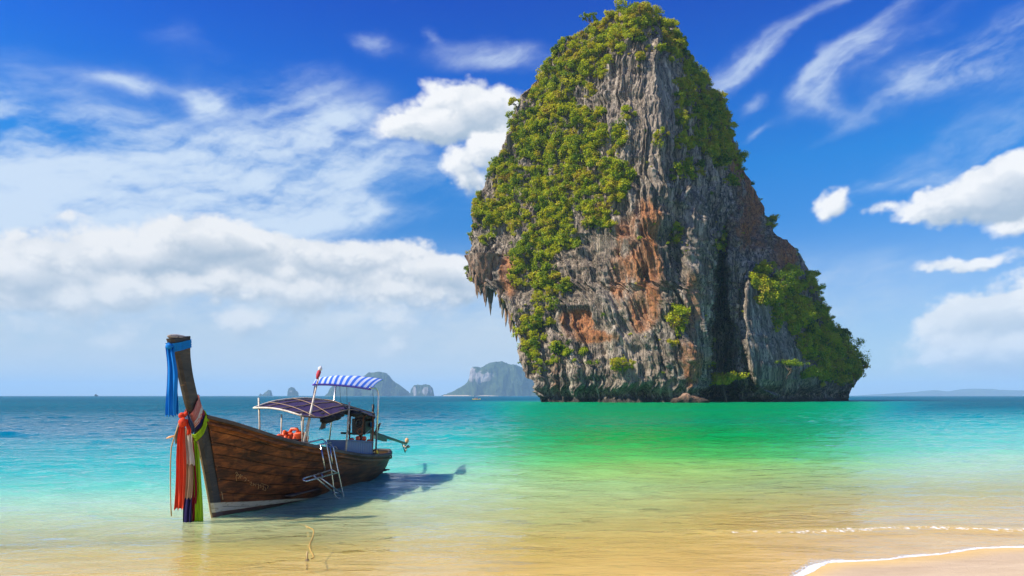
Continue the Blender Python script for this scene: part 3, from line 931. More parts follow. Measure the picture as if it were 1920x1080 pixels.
def scatter_group(coll):
    g = bpy.data.node_groups.new('scatter_clumps', 'GeometryNodeTree')
    g.interface.new_socket('Geometry', in_out='INPUT', socket_type='NodeSocketGeometry')
    g.interface.new_socket('Geometry', in_out='OUTPUT', socket_type='NodeSocketGeometry')
    N, L = g.nodes, g.links
    gi, go = N.new('NodeGroupInput'), N.new('NodeGroupOutput')
    iop = N.new('GeometryNodeInstanceOnPoints')
    ci = N.new('GeometryNodeCollectionInfo')
    ci.inputs['Collection'].default_value = coll
    ci.inputs['Separate Children'].default_value = True
    ci.inputs['Reset Children'].default_value = True
    rv = N.new('FunctionNodeRandomValue')
    rv.data_type = 'FLOAT_VECTOR'
    rv.inputs[0].default_value = (-0.5, -0.5, 0)
    rv.inputs[1].default_value = (0.5, 0.5, 6.283)
    sa = N.new('GeometryNodeInputNamedAttribute')
    sa.data_type = 'FLOAT'
    sa.inputs[0].default_value = 'size'
    iop.inputs['Pick Instance'].default_value = True
    L.new(gi.outputs[0], iop.inputs['Points'])
    L.new(ci.outputs[0], iop.inputs['Instance'])
    L.new(rv.outputs[0], iop.inputs['Rotation'])
    L.new(sa.outputs[0], iop.inputs['Scale'])
    L.new(iop.outputs[0], go.inputs[0])
    return g


SCATTER = scatter_group(clumps)


def scatter_object(name, pts, sizes, kind='stuff'):
    me = bpy.data.meshes.new(name)
    me.from_pydata([tuple(p) for p in pts], [], [])
    set_attr(me, 'size', sizes)
    o = link(name, me, m_leaf)
    md = o.modifiers.new('scatter', 'NODES')
    md.node_group = SCATTER
    tag(o, kind=kind)
    return o


# where plants hold on the rock
vm = np.zeros((NR, NC))
b2 = lambda c, r, w, h, k=1.0: k * np.exp(-(np.abs((pc2 - c) / w) ** 2.6) - (np.abs((pr2 - r) / h) ** 2.6))
for a in [(1150, 45, 80, 45), (1080, 110, 75, 55), (1040, 190, 75, 70), (1010, 260, 80, 70), (1075, 260, 65, 90), (985, 340, 90, 70), (1075, 350, 75, 60), (1150, 330, 40, 60, .75),
          (930, 390, 45, 45), (1040, 410, 75, 40, .85), (1120, 400, 50, 50, .8), (905, 440, 25, 30, .8), (985, 440, 40, 30, .5), (1060, 445, 45, 40, .8), (1000, 490, 45, 45, .95),
          (1035, 520, 35, 50, .75), (985, 520, 30, 30, .9), (1015, 580, 30, 55, .75), (993, 640, 26, 65, 1.0), (1010, 690, 30, 25, .8), (1060, 670, 45, 35, .62), (1110, 690, 20, 16, .5),
          (885, 500, 14, 22, .7), (1168, 695, 20, 18, .7), (1185, 715, 12, 20, .5), (1265, 605, 20, 34, .8), (1255, 640, 14, 26, .6), (1165, 250, 28, 34, .7), (1175, 225, 18, 20, .6),
          (1195, 30, 60, 34), (1165, 90, 45, 40, .8), (1190, 60, 40, 40, .8), (1265, 80, 40, 50, .9), (1300, 150, 36, 70, 1), (1325, 230, 46, 70, 1), (1285, 250, 30, 50, .65), (1350, 280, 34, 50, .8),
          (1285, 325, 28, 25, .9), (1235, 265, 14, 30, .6), (1385, 300, 16, 50, .55), (1265, 440, 16, 40, .6), (1340, 470, 22, 30, .6), (1365, 350, 16, 40, .35), (1440, 430, 14, 30, .4),
          (1420, 515, 24, 20, .9), (1450, 545, 40, 32, 1), (1490, 590, 46, 40, 1), (1530, 640, 50, 50, 1), (1570, 690, 50, 40, 1), (1470, 520, 20, 30, .6), (1500, 530, 30, 40, .55), (1535, 580, 26, 40, .8),
          (1480, 660, 30, 20, .5), (1440, 650, 14, 18, .35), (1590, 660, 30, 40, 1), (1350, 650, 20, 26, .45), (1490, 480, 16, 26, .35), (1535, 700, 40, 20, .7)]:
    vm = np.maximum(vm, b2(*a))
vm = np.maximum(vm, 0.9 * (front < 0.5) * sst(pr2, 700, 640))
vn = fbm(pc2 / 15, pr2 / 19, pr2 * 0, 4, 131)
vprob = sst(vm * 0.92 + 0.62 * vn * sst(vm, 0.05, 0.4), 0.37, 0.66)
vprob = vprob * (0.72 + 0.28 * sst(fbm(pc2 / 34, pr2 / 40, pr2 * 0, 3, 133), -0.25, 0.15))
vprob = vprob + 0.09 * sst(vn, 0.24, 0.5) * (pr2 < 700) * front * (1 - smooth_top) * (1 - slab2)
area = np.clip(seg, 0, 2) * np.clip(np.abs(np.gradient(RZ, axis=0)), 0.02, 2)
wgt = (vprob * area * sst(RZ, 4.5, 8) * np.where(front > 0.5, 1, 0.35)).ravel()
NV = 13500
pick = rng.choice(len(wgt), NV, p=wgt / wgt.sum())
nn3 = np.stack([nx.ravel()[pick], ny.ravel()[pick], np.full(NV, 0.35)], -1)
dens = vprob.ravel()[pick]
siz = (0.45 + 1.55 * rng.random(NV) ** 2.6) * (0.55 + 0.70 * dens)
siz *= np.where((pc2.ravel()[pick] > 1400) & (pr2.ravel()[pick] > 500), 1.08, 1.0)
pts = verts[pick] + nn3 * (siz * 0.36)[:, None] + rng.normal(0, 0.25, (NV, 3))
veg = scatter_object('cliff_vegetation', pts, siz)
tag(veg, 'green shrubs and creepers hanging in a mass over the sea stack', 'vegetation')


def limb(p0, p1, r0, r1, n=6, k=6, sag=0.0, seed=0):
    g = np.random.default_rng(seed)
    p0, p1 = np.array(p0, float), np.array(p1, float)
    d = p1 - p0
    u = np.cross(d, [0.3, 0.9, 0.2])
    u /= np.linalg.norm(u)
    w = np.cross(d, u)
    w /= np.linalg.norm(w)
    vs = []
    wob = g.normal(0, 0.04 * np.linalg.norm(d), (n, 3))
    wob[0] = wob[-1] = 0
    for i in range(n):
        f = i / (n - 1)
        c = p0 + d * f + wob[i] + np.array([0, 0, sag * math.sin(f * math.pi)])
        rr = r0 + (r1 - r0) * f
        for j in range(k):
            a = 2 * math.pi * j / k
            vs.append(c + rr * (math.cos(a) * u + math.sin(a) * w))
    return np.array(vs), grid_quads(n, k, True)


def shrub(c, r, h, w, label, seed, cat='shrub', name='shrub', lean=0.25, leaf=0.45, nleaf=900, out_=0.0):
    base, nr_ = front_at(c, r)
    base = base + Vector((nr_.x, nr_.y, 0)) * out_ if out_ < 10 else Vector(((c - 960) / FPX * out_, out_, EYE + (HOR - r) / FPX * out_))
    g = np.random.default_rng(seed)
    root = empty(name, base)
    tag(root, label, cat, 'shrubs and small trees on the sea stack')
    tip = np.array([nr_.x * lean * h * 0.6, nr_.y * lean * h * 0.6, h * 0.55])
    vs, qs = limb((-nr_.x * 0.8, -nr_.y * 0.8, -0.5), tip, 0.06 * h, 0.03 * h, 7, 7, 0, seed)
    allv, allq, off_ = [vs], [qs], len(vs)
    cl_c = []
    for b in range(6):
        a = g.random() * 6.28
        e = tip + np.array([math.cos(a) * w * 0.34, math.sin(a) * w * 0.34, (g.random() - 0.15) * h * 0.4])
        v2, q2 = limb(tip * (0.6 + 0.4 * g.random()), e, 0.024 * h, 0.008 * h, 5, 5, 0, seed + b)
        allv.append(v2)
        allq.append(q2 + off_)
        off_ += len(v2)
        cl_c.append(e)
    link('trunk', np_mesh('trunk', np.vstack(allv), np.vstack(allq)), m_bark, root)
    P_, N_ = [], []
    for b, e in enumerate(cl_c + [tip + np.array([0, 0, h * 0.28])]):
        p, n = clump_points(nleaf // 7, w * 0.27 * (0.8 + 0.5 * g.random()), h * 0.24, seed * 7 + b, 5)
        P_.append(p + e)
        N_.append(n)
    crown = link('crown', leaf_mesh('crown', np.vstack(P_), np.vstack(N_), leaf, seed), None, root)
    return root


shrub(1360, 753, 8.5, 13, 'dark green bush filling the mouth of the shaded cave at the waterline', 401, leaf=0.7, nleaf=1900, out_=209.0)
shrub(1464, 712, 6.0, 9, 'bright yellow-green bush low on the bare grey slab beside the cave', 402, nleaf=1100, out_=2.0, lean=0.5)
shrub(1600, 705, 9.0, 9, 'overhanging bush at the rightmost foot of the sea stack above the sea', 403)
shrub(1597, 672, 8.0, 8, 'rounded tree on the right skyline of the stack, just above its foot', 404)
shrub(1530, 562, 6.0, 6.5, 'dark tree standing out on the skyline halfway down the right shoulder', 405)
shrub(1108, 52, 5.0, 5, 'small tree sticking up from the left skyline near the summit', 406)
shrub(1168, 702, 4.5, 6.5, 'yellowish tuft of leaves on the grey face above the waterline', 407, out_=1.5, lean=0.5)
shrub(970, 208, 4.5, 4.5, 'small dark tree poking out of the upper left skyline', 408)
shrub(1266, 618, 6.5, 5.5, 'yellow-green bush beside the tall pale rock column', 409)
shrub(988, 505, 8.5, 8.5, 'leafy green bush hanging above the inner edge of the overhang', 410, nleaf=1400)
shrub(1455, 560, 8.0, 11, 'broad dark bush crowning the top of the grey slab', 411, nleaf=1300)
shrub(1500, 625, 7.5, 10, 'sunlit bush on the middle of the right lower slope', 412, nleaf=1300)
shrub(1545, 668, 8.0, 11, 'wide leafy tree on the lower right slope, inland of the skyline trees', 413, nleaf=1300)

# fallen rocks at the foot, each a stone of its own


def boulder(name, loc, size, seed, mat=m_rock):
    bm = bmesh.new()
    bmesh.ops.create_icosphere(bm, subdivisions=4, radius=1.0)
    co = np.array([v.co[:] for v in bm.verts])
    f = fbm(co[:, 0] * 1.3, co[:, 1] * 1.3, co[:, 2] * 1.3, 4, seed) * 0.5 + 0.2 * np.abs(fbm(co[:, 0] * 4, co[:, 1] * 4, co[:, 2] * 4, 3, seed + 3))
    co = co * (1 + f)[:, None] * np.array(size)
    for v, c in zip(bm.verts, co):
        v.co = c
    me = bpy.data.meshes.new(name)
    bm.to_mesh(me)
    bm.free()
    for p in me.polygons:
        p.use_smooth = True
    set_attr(me, 'ochre', [0.55] * len(me.vertices))
    set_attr(me, 'pale', [0.7] * len(me.vertices))
    o = link(name, me, mat)
    o.location = loc
    o.rotation_euler = (0, 0, seed * 1.7)
    return o


for (c, sx, sz, lab) in [(1272, 1.9, 1.0, 'leftmost low boulder of the pale rocks at the foot of the rock column'), (1285, 2.3, 1.9, 'tallest pale boulder lying at the foot of the rock column'),
                         (1300, 2.4, 1.25, 'flat pale boulder between the tallest one and the cave mouth'), (1315, 2.0, 0.95, 'last small boulder of the row towards the cave')]:
    dd = 189.0
    b = boulder('boulder', ((c - 960) / FPX * dd, dd, 0.35), (sx, 1.6, sz), 500 + c)
    tag(b, lab, 'boulder', 'fallen rocks at the foot of the stack')

# ------------------------------------------------------------------ islands far out


m_isle, t, out = new_mat('island_slope')
pos = t.n.new('ShaderNodeNewGeometry').outputs['Position']
w1 = t.noise(t.mapv(pos, (1, 1, 1)), 0.028, 7, 0.70)
w2 = t.noise(t.mapv(pos, (1, 1, 0.25)), 0.025, 6, 0.62)
gr = t.ramp(w1, [(0.35, (0.022, 0.040, 0.014)), (0.65, (0.075, 0.105, 0.032))])
cl = t.ramp(w2, [(0.35, (0.13, 0.12, 0.11)), (0.55, (0.34, 0.31, 0.28)), (0.7, (0.55, 0.50, 0.44))])
steep = t.m('ADD', t.attr('bare'), t.m('MULTIPLY', t.m('SUBTRACT', w1, 0.5), 1.2))
principled(t, out, t.mix(t.ss(steep, 0.42, 0.58), gr, cl), 0.95, t.bump(w1, 22.0, 1.0), spec=0.1)


def island(name, dist, prof, label, seed, bare=(), thick=0.5, cat='island'):
    """a far island from its profile (column, row); it has real depth behind the profile"""
    cols_ = np.array([p[0] for p in prof], float)
    hs = np.array([(HOR - p[1]) / FPX * dist + EYE for p in prof])
    xs_ = (cols_ - 960) / FPX * dist
    nxs = max(60, int((cols_[-1] - cols_[0]) * 2.2))
    gx_ = np.linspace(xs_[0], xs_[-1], nxs)
    half = (xs_[-1] - xs_[0]) * thick * 0.5
    gy_ = np.linspace(-1, 1, 80)
    XX, TT = np.meshgrid(gx_, gy_)
    top = np.interp(XX, xs_, hs)
    hw = half * np.clip(top / hs.max(), 0.05, 1) ** 0.6
    steepn = 0.5 + 1.6 * np.abs(fbm(XX / (half + 1) * 2, TT * 0, TT * 0 + seed, 3, seed))
    prof_ = np.clip(1 - np.abs(TT) ** (1.6 + 1.5 * steepn), 0, 1)
    sc_ = (xs_[-1] - xs_[0])
    YY = TT * hw * (1 + 0.25 * fbm(XX / sc_ * 9, TT * 2, TT * 0, 4, seed + 1))
    ZZ = top * prof_ * (1 + 0.10 * fbm(XX / sc_ * 14, YY / sc_ * 14, XX * 0, 5, seed + 2) * (1 - prof_ * 0.6)) + 0.022 * hs.max() * fbm(XX / sc_ * 60, YY / sc_ * 60, XX * 0, 3, seed + 4) * prof_
    ZZ = ZZ - 2.0 * (1 - prof_)
    base_ = Vector(((xs_[0] + xs_[-1]) / 2, dist + half, 0))
    me = np_mesh(name, np.stack([XX - base_.x, YY, ZZ], -1).reshape(-1, 3), grid_quads(*XX.shape))
    colm_ = XX / dist * FPX + 960
    rowm = HOR - (ZZ - EYE) / dist * FPX
    br = np.zeros_like(XX)
    for c, r, w, h, k in bare:
        br = np.maximum(br, k * np.exp(-((colm_ - c) / w) ** 2 - ((rowm - r) / h) ** 2))
    set_attr(me, 'bare', br)
    o = link(name, me, m_isle)
    o.location = base_
    tag(o, label, cat, 'islands on the horizon')
    return o


island('island', 4600, [(822, 742), (832, 739), (846, 733), (862, 724), (873, 716), (877, 708), (879, 692), (884, 687), (893, 686), (900, 688), (906, 684), (914, 679), (926, 676),
                        (940, 677), (955, 681), (968, 682), (980, 687), (992, 700), (1010, 712), (1030, 728), (1045, 742)],
       'high wooded island with pale cliffs, behind the left edge of the sea stack', 601,
       [(884, 702, 9, 17, .95), (897, 708, 12, 14, .9), (914, 706, 10, 14, .8), (925, 700, 8, 16, .5), (960, 690, 30, 8, .25)], 0.5)
island('island', 4900, [(767, 742), (769, 730), (774, 723), (781, 721), (789, 722), (797, 720), (804, 722), (810, 728), (813, 742)],
       'small cliff-sided island between the two high wooded ones', 602, [(777, 733, 5, 12, .9), (786, 734, 4, 9, .5), (797, 732, 8, 10, .8), (807, 733, 4, 10, .6)], 0.5)
island('island', 4800, [(598, 742), (604, 737), (609, 727), (615, 721), (625, 716), (640, 713), (660, 708), (676, 704), (684, 698), (694, 697), (703, 696), (715, 698), (721, 703), (728, 712), (742, 722),
                        (756, 732), (768, 742)], 'high wooded island seen behind the boat\'s striped awning', 603, [(612, 730, 6, 8, .45), (700, 702, 24, 5, .2)], 0.5)
island('islet', 5200, [(537, 742), (538, 733), (540, 728), (544, 726), (549, 727), (552, 731), (557, 736), (558, 742)], 'lone rounded rock islet left of the boat\'s purple canopy', 604, [(545, 735, 8, 9, .5)], 0.6, 'islet')
island('islet', 5400, [(482, 742), (485, 738), (489, 740), (492, 738), (497, 734), (501, 731), (505, 732), (508, 742)], 'low jagged rock islet farthest left of the small pair on the horizon', 605, [(500, 738, 8, 7, .4)], 0.6, 'islet')
island('far_coast', 9500, [(1628, 742), (1680, 739), (1720, 736.5), (1760, 734), (1775, 732.5), (1790, 731), (1805, 733.5), (1830, 733), (1850, 729.5), (1865, 728), (1878, 730), (1890, 728.5), (1902, 731), (1915, 730.5),
                           (1960, 732), (2020, 737), (2100, 742)], 'long low hazy coast on the horizon at the right of the stack', 606, [], 0.25, 'coast')
# pale beach at the foot of the high island
xs = np.linspace(-464, -92, 60)
sv = np.stack([np.concatenate([xs, xs]), np.concatenate([4588 + 12 * np.sin(xs / 60), 4650 + 0 * xs]), np.concatenate([xs * 0 + 0.15, xs * 0 + 6.0])], -1)
tag(link('island_beach', np_mesh('island_beach', sv, grid_quads(2, 60)), m_sand), kind='structure')

# ------------------------------------------------------------------ haze over the sea
HAZE_DENSITY = 0.000110
hx, hy0, hy1, hz0, hz1 = 120000.0, -700.0, 15000.0, -26.0, 275.0
bm = bmesh.new()
bmesh.ops.create_cube(bm, size=1.0)
for v in bm.verts:
    v.co = Vector((v.co.x * 2 * hx, hy0 + (v.co.y + 0.5) * (hy1 - hy0), hz0 + (v.co.z + 0.5) * (hz1 - hz0)))
me = bpy.data.meshes.new('haze')
bm.to_mesh(me)
bm.free()
m_haze = bpy.data.materials.new('haze')
m_haze.use_nodes = True
t = NT(m_haze.node_tree)
t.n.clear()
out = t.n.new('ShaderNodeOutputMaterial')
pv = t.n.new('ShaderNodeVolumePrincipled')
pv.inputs['Color'].default_value = (0.50, 0.78, 0.98, 1)
pv.inputs['Density'].default_value = HAZE_DENSITY
pv.inputs['Anisotropy'].default_value = 0.0
t.l.new(pv.outputs[0], out.inputs['Volume'])
tag(link('haze', me, m_haze), kind='stuff')
# ------------------------------------------------------------------ the long-tail boat
BO = Vector((-4.83, 10.99, 0.0))           # foot of the stem at the waterline
BROT = math.atan2(-0.2124, 0.9772)         # local x: across, towards the ladder side; local y: towards the stern; z: up
BM = Matrix.Translation(BO) @ Matrix.Rotation(BROT, 4, 'Z')
_ax, _rx = (0.2124, 0.9772), (0.9772, -0.2124)


def loc(px, py, l=None, s=None):
    """boat coordinates of a sighted point, given how far across (l) or along (s) the boat it sits"""
    u, v = (px - 960) / FPX, -(py - HOR) / FPX
    if l is not None:
        tt_ = (l + BO.x * _rx[0] + BO.y * _rx[1]) / (u * _rx[0] + _rx[1])
    else:
        tt_ = (s + BO.x * _ax[0] + BO.y * _ax[1]) / (u * _ax[0] + _ax[1])
    dx, dy = tt_ * u - BO.x, tt_ - BO.y
    return Vector((dx * _rx[0] + dy * _rx[1], dx * _ax[0] + dy * _ax[1], EYE + tt_ * v))


def on_boat(name, p, label=None, cat=None, group=None):
    """an Empty standing at p (boat coordinates), turned like the boat; its parts are modelled around it"""
    o = empty(name, BM @ Vector(p), BROT)
    return tag(o, label, cat, group)


class MB:
    """collects simple solids into one mesh"""

    def __init__(self, origin=(0, 0, 0)):
        self.v, self.f, self.o = [], [], Vector(origin)

    def add(self, vs, fs):
        k = len(self.v)
        self.v += [tuple(Vector(p) - self.o) for p in vs]
        self.f += [tuple(i + k for i in f) for f in fs]
        return self

    def tube(self, path, r, k=8, cap=True):
        path = [Vector(p) for p in path]
        n = len(path)
        rr = r if isinstance(r, (list, tuple)) else [r] * n
        vs, fs = [], []
        up = None
        for i, p in enumerate(path):
            d = ((path[i + 1] - p) if i == 0 else (p - path[i - 1]) if i == n - 1 else (path[i + 1] - path[i - 1])).normalized()
            if up is None:
                up = d.orthogonal().normalized()
            up = (up - d * up.dot(d)).normalized()
            w = d.cross(up)
            for j in range(k):
                a = 2 * math.pi * j / k
                vs.append(p + rr[i] * (math.cos(a) * up + math.sin(a) * w))
        for i in range(n - 1):
            for j in range(k):
                fs.append((i * k + j, i * k + (j + 1) % k, (i + 1) * k + (j + 1) % k, (i + 1) * k + j))
        if cap:
            fs.append(tuple(range(k))[::-1])
            fs.append(tuple((n - 1) * k + j for j in range(k)))
        return self.add(vs, fs)

    def box(self, c, size, rot=None):
        hx_, hy_, hz_ = [q / 2 for q in size]
        vs = [Vector((x, y, z)) for x in (-hx_, hx_) for y in (-hy_, hy_) for z in (-hz_, hz_)]
        if rot is not None:
            vs = [rot @ p for p in vs]
        vs = [p + Vector(c) for p in vs]
        return self.add(vs, [(0, 1, 3, 2), (4, 6, 7, 5), (0, 4, 5, 1), (2, 3, 7, 6), (0, 2, 6, 4), (1, 5, 7, 3)])

    def torus(self, c, axis, R_, r_, n=20, k=8):
        axis = Vector(axis).normalized()
        a = axis.orthogonal().normalized()
        b = axis.cross(a)
        vs, fs = [], []
        for i in range(n):
            t_ = 2 * math.pi * i / n
            d = a * math.cos(t_) + b * math.sin(t_)
            for j in range(k):
                s_ = 2 * math.pi * j / k
                vs.append(Vector(c) + d * (R_ + r_ * math.cos(s_)) + axis * r_ * math.sin(s_))
        for i in range(n):
            for j in range(k):
                fs.append((i * k + j, ((i + 1) % n) * k + j, ((i + 1) % n) * k + (j + 1) % k, i * k + (j + 1) % k))
        return self.add(vs, fs)

    def ball(self, c, r, n=10, k=12, wob=0.0, seed=0):
        g = np.random.default_rng(seed)
        sx, sy, sz = r if isinstance(r, (tuple, list)) else (r, r, r)
        vs, fs = [], []
        for i in range(n + 1):
            th = math.pi * i / n
            for j in range(k):
                a = 2 * math.pi * j / k
                q_ = 1 + wob * g.normal()
                vs.append(Vector(c) + Vector((sx * math.sin(th) * math.cos(a), sy * math.sin(th) * math.sin(a), sz * math.cos(th))) * q_)
        for i in range(n):
            for j in range(k):
                fs.append((i * k + j, (i + 1) * k + j, (i + 1) * k + (j + 1) % k, i * k + (j + 1) % k))
        return self.add(vs, fs)

    def build(self, name, mat, parent=None, smooth=True, bevel=0.0):
        me = bpy.data.meshes.new(name)
        me.from_pydata(self.v, [], self.f)
        if bevel:
            bm = bmesh.new()
            bm.from_mesh(me)
            bmesh.ops.bevel(bm, geom=[e for e in bm.edges if e.is_manifold and e.calc_face_angle(0) > 0.6], offset=bevel, segments=2, affect='EDGES', profile=0.6)
            bm.to_mesh(me)
            bm.free()
        for p in me.polygons:
            p.use_smooth = smooth
        me.update()
        return link(name, me, mat, parent)


def bend(p, r=0.06, n=5):
    """round the corners of a path"""
    p = [Vector(q) for q in p]
    o = [p[0]]
    for i in range(1, len(p) - 1):
        a, b = (p[i - 1] - p[i]), (p[i + 1] - p[i])
        rr = min(r, a.length * 0.45, b.length * 0.45)
        q0, q1 = p[i] + a.normalized() * rr, p[i] + b.normalized() * rr
        for k in range(n + 1):
            f = k / n
            o.append(q0.lerp(p[i], f).lerp(p[i].lerp(q1, f), f))
    return o + [p[-1]]


def simple(name, color, rough=0.5, metal=0.0, wear=0.25, scale=20.0, spec=0.5, wearcol=None, bump=0.004):
    m, t, out = new_mat(name)
    pos = t.n.new('ShaderNodeNewGeometry').outputs['Position']
    n = t.noise(pos, scale, 5, 0.65)
    dark = wearcol if wearcol else tuple(c * 0.45 for c in color)
    c = t.mix(t.m('MULTIPLY', t.ss(n, 0.48, 0.70), wear * 2, clamp=True), color, dark)
    principled(t, out, c, t.m('ADD', rough, t.m('MULTIPLY', t.m('SUBTRACT', n, 0.5), 0.25)), t.bump(n, bump, 0.6), metal, spec)
    return m


# hull planking: dark varnished timber, worn; the foot of the hull painted cream above reddish brown
def wood(name, stops, band=False, rough=0.42, spec=0.5, green=False):
    m, t, out = new_mat(name)
    tc = t.n.new('ShaderNodeTexCoord').outputs['Object']
    x, y, z = t.sep(tc)
    g1 = t.noise(t.mapv(tc, (6, 1.1, 9), (R(9), 0, 0)), 1.0, 6, 0.66, 0.7)
    g2 = t.noise(t.mapv(tc, (30, 2.4, 46), (R(9), 0, 0)), 1.0, 4, 0.6)
    bl = t.noise(t.mapv(tc, (1, 0.8, 1.6)), 1.5, 4, 0.6)
    k = t.m('ADD', t.m('MULTIPLY', g1, 0.55), t.m('ADD', t.m('MULTIPLY', g2, 0.2), t.m('MULTIPLY', bl, 0.25)))
    c = t.ramp(k, stops)
    scr = t.noise(t.mapv(tc, (4, 3, 16), (R(-20), 0, 0)), 1.6, 6, 0.75)
    c = t.mix(t.m('MULTIPLY', t.ss(scr, 0.58, 0.70), 0.6), c, (0.36, 0.175, 0.055))
    c = t.mix(t.m('MULTIPLY', t.ss(t.noise(t.mapv(tc, (1, 1.2, 2.6)), 1.7, 5, 0.7, 0.8), 0.50, 0.62), 0.75), c, t.mix(0.8, c, (0.006, 0.004, 0.003)))
    if green:
        c = t.mix(t.m('MULTIPLY', t.ss(y, 2.2, 4.6), 0.62), c, t.ramp(k, [(0.35, (0.030, 0.028, 0.016)), (0.65, (0.115, 0.095, 0.045))]))
    if band:
        tb = t.m('ADD', t.m('SUBTRACT', z, t.m('SUBTRACT', 0.115, t.m('MULTIPLY', y, 0.055))), t.m('MULTIPLY', t.m('SUBTRACT', bl, 0.5), 0.03))
        up = t.m('MAXIMUM', t.m('SUBTRACT', 0.155, t.m('MULTIPLY', y, 0.055)), 0.02)
        cream = t.m('MULTIPLY', t.ss(tb, 0.0, 0.008), t.ss(t.m('SUBTRACT', tb, up), 0.010, 0.0))
        cc_ = t.mix(t.ss(scr, 0.50, 0.66), (0.62, 0.52, 0.34), (0.30, 0.20, 0.10))
        c = t.mix(t.m('MULTIPLY', cream, 0.95), c, cc_)
        c = t.mix(t.ss(tb, 0.0, -0.008), c, t.mix(bl, (0.085, 0.038, 0.026), (0.13, 0.062, 0.042)))
        c = t.mix(t.m('MULTIPLY', t.ss(z, 0.05, -0.02), 0.6), c, (0.05, 0.045, 0.02))
    hgt = t.m('ADD', t.m('MULTIPLY', g2, 0.6), t.m('ADD', t.m('MULTIPLY', g1, 0.4), t.m('MULTIPLY', scr, 0.8)))
    principled(t, out, c, t.m('ADD', rough, t.m('MULTIPLY', g1, 0.22)), t.bump(hgt, 0.006, 0.8), 0.0, spec)
    return m


m_hull = wood('varnished_plank', [(0.36, (0.020, 0.009, 0.004)), (0.46, (0.085, 0.030, 0.010)), (0.56, (0.25, 0.074, 0.017)), (0.68, (0.46, 0.17, 0.042))], True, 0.42, 0.20, True)
m_stem = wood('dark_timber', [(0.34, (0.022, 0.018, 0.013)), (0.55, (0.055, 0.043, 0.030)), (0.72, (0.12, 0.092, 0.06))], True, 0.5)
m_rail = wood('grey_timber', [(0.34, (0.040, 0.032, 0.027)), (0.55, (0.085, 0.070, 0.060)), (0.72, (0.19, 0.16, 0.13))], False, 0.6)
m_deck = wood('deck_timber', [(0.34, (0.07, 0.045, 0.03)), (0.55, (0.15, 0.10, 0.065)), (0.72, (0.26, 0.19, 0.12))], False, 0.7)
m_inner = simple('dark_lining', (0.030, 0.022, 0.016), 0.8)
m_steel = simple('stainless_tube', (0.62, 0.60, 0.56), 0.28, 1.0, 0.2, 30, wearcol=(0.30, 0.22, 0.15))
m_pole = simple('weathered_pole', (0.62, 0.55, 0.42), 0.5, 0.0, 0.45, 14, wearcol=(0.28, 0.17, 0.09))
m_rust = simple('rusty_iron', (0.22, 0.085, 0.035), 0.75, 0.3, 0.5, 24, wearcol=(0.07, 0.04, 0.03))
m_iron = simple('black_iron', (0.022, 0.021, 0.020), 0.45, 0.4, 0.4, 30, wearcol=(0.10, 0.055, 0.03))
m_brass = simple('dull_metal', (0.34, 0.29, 0.22), 0.4, 0.9, 0.4, 30)
m_green = simple('green_shaft', (0.030, 0.085, 0.055), 0.45, 0.1, 0.4, 20, wearcol=(0.02, 0.03, 0.025))
m_orange = simple('orange_plastic', (0.80, 0.10, 0.018), 0.45, 0.0, 0.2, 18)
m_bluebox = simple('faded_blue_sheet', (0.115, 0.190, 0.330), 0.5, 0.0, 0.25, 9, wearcol=(0.20, 0.21, 0.25))
m_bluecap = simple('blue_plastic', (0.02, 0.20, 0.52), 0.4, 0.0, 0.2)
m_yellow = simple('yellow_plastic', (0.72, 0.52, 0.02), 0.4, 0.0, 0.2)
m_rope = simple('rope', (0.46, 0.33, 0.15), 0.9, 0.0, 0.4, 80)
m_peach = simple('pale_orange_plastic', (0.80, 0.40, 0.16), 0.5, 0.0, 0.2)

GUN = [(-0.45, 1.73), (-0.25, 1.655), (0.23, 1.52), (0.7, 1.36), (1.27, 1.19), (2.0, 1.04), (2.6, 0.93), (3.4, 0.79), (4.05, 0.69), (5.3, 0.585), (6.3, 0.54), (6.9, 0.56)]
BEAM = [(0, 0.035), (0.03, 0.17), (0.068, 0.29), (0.13, 0.44), (0.214, 0.58), (0.30, 0.68), (0.40, 0.75), (0.6, 0.78), (0.78, 0.69), (0.88, 0.56), (0.95, 0.40), (1.0, 0.20)]
KEEL = [(-0.3, 0.0), (0.0, -0.05), (0.5, -0.13), (1.5, -0.22), (5.0, -0.22), (6.2, -0.10), (6.9, 0.10)]
BLEN = 6.88


def smooth_interp(x, pts, h):
    return sum(interp(x + o * h, pts) for o in (-1, -0.5, 0, 0.5, 1)) / 5


def hull_pt(w, v, side=1, inset=0.0):
    """point of the hull surface: w along from stem to stern, v up from keel to gunwale (arrays)"""
    zg0, zk0 = 1.655, -0.04
    z_st = zk0 + (zg0 - zk0) * v
    s0 = interp(z_st, [(-0.1, 0.21), (0.27, 0.175), (1.51, -0.165), (1.70, -0.275)])
    s = s0 + (BLEN - s0) * w
    g = smooth_interp(s, GUN, 0.25)
    k = smooth_interp(s, KEEL, 0.3)
    b = smooth_interp(w, BEAM, 0.02) * sst(w, -0.08, 0.06)
    p = 0.62 - 0.28 * sst(w, 0.0, 0.45) + 0.10 * sst(w, 0.75, 1.0)
    x = 0.030 * (1 - sst(w, 0, 0.1)) + np.maximum(b - inset, 0.012) * np.power(np.clip(v, 0.0, 1), p)
    z = k + (g - k) * v
    return np.stack([side * x, s, z + inset * 0.3], -1)


boat = empty('longtail_boat', BO, BROT)
tag(boat, 'dark wooden long-tail boat with a tall raked prow, beached in the shallows', 'boat')

VED = [0.0, 0.17, 0.31, 0.44, 0.56, 0.68, 0.79, 0.895, 1.0]


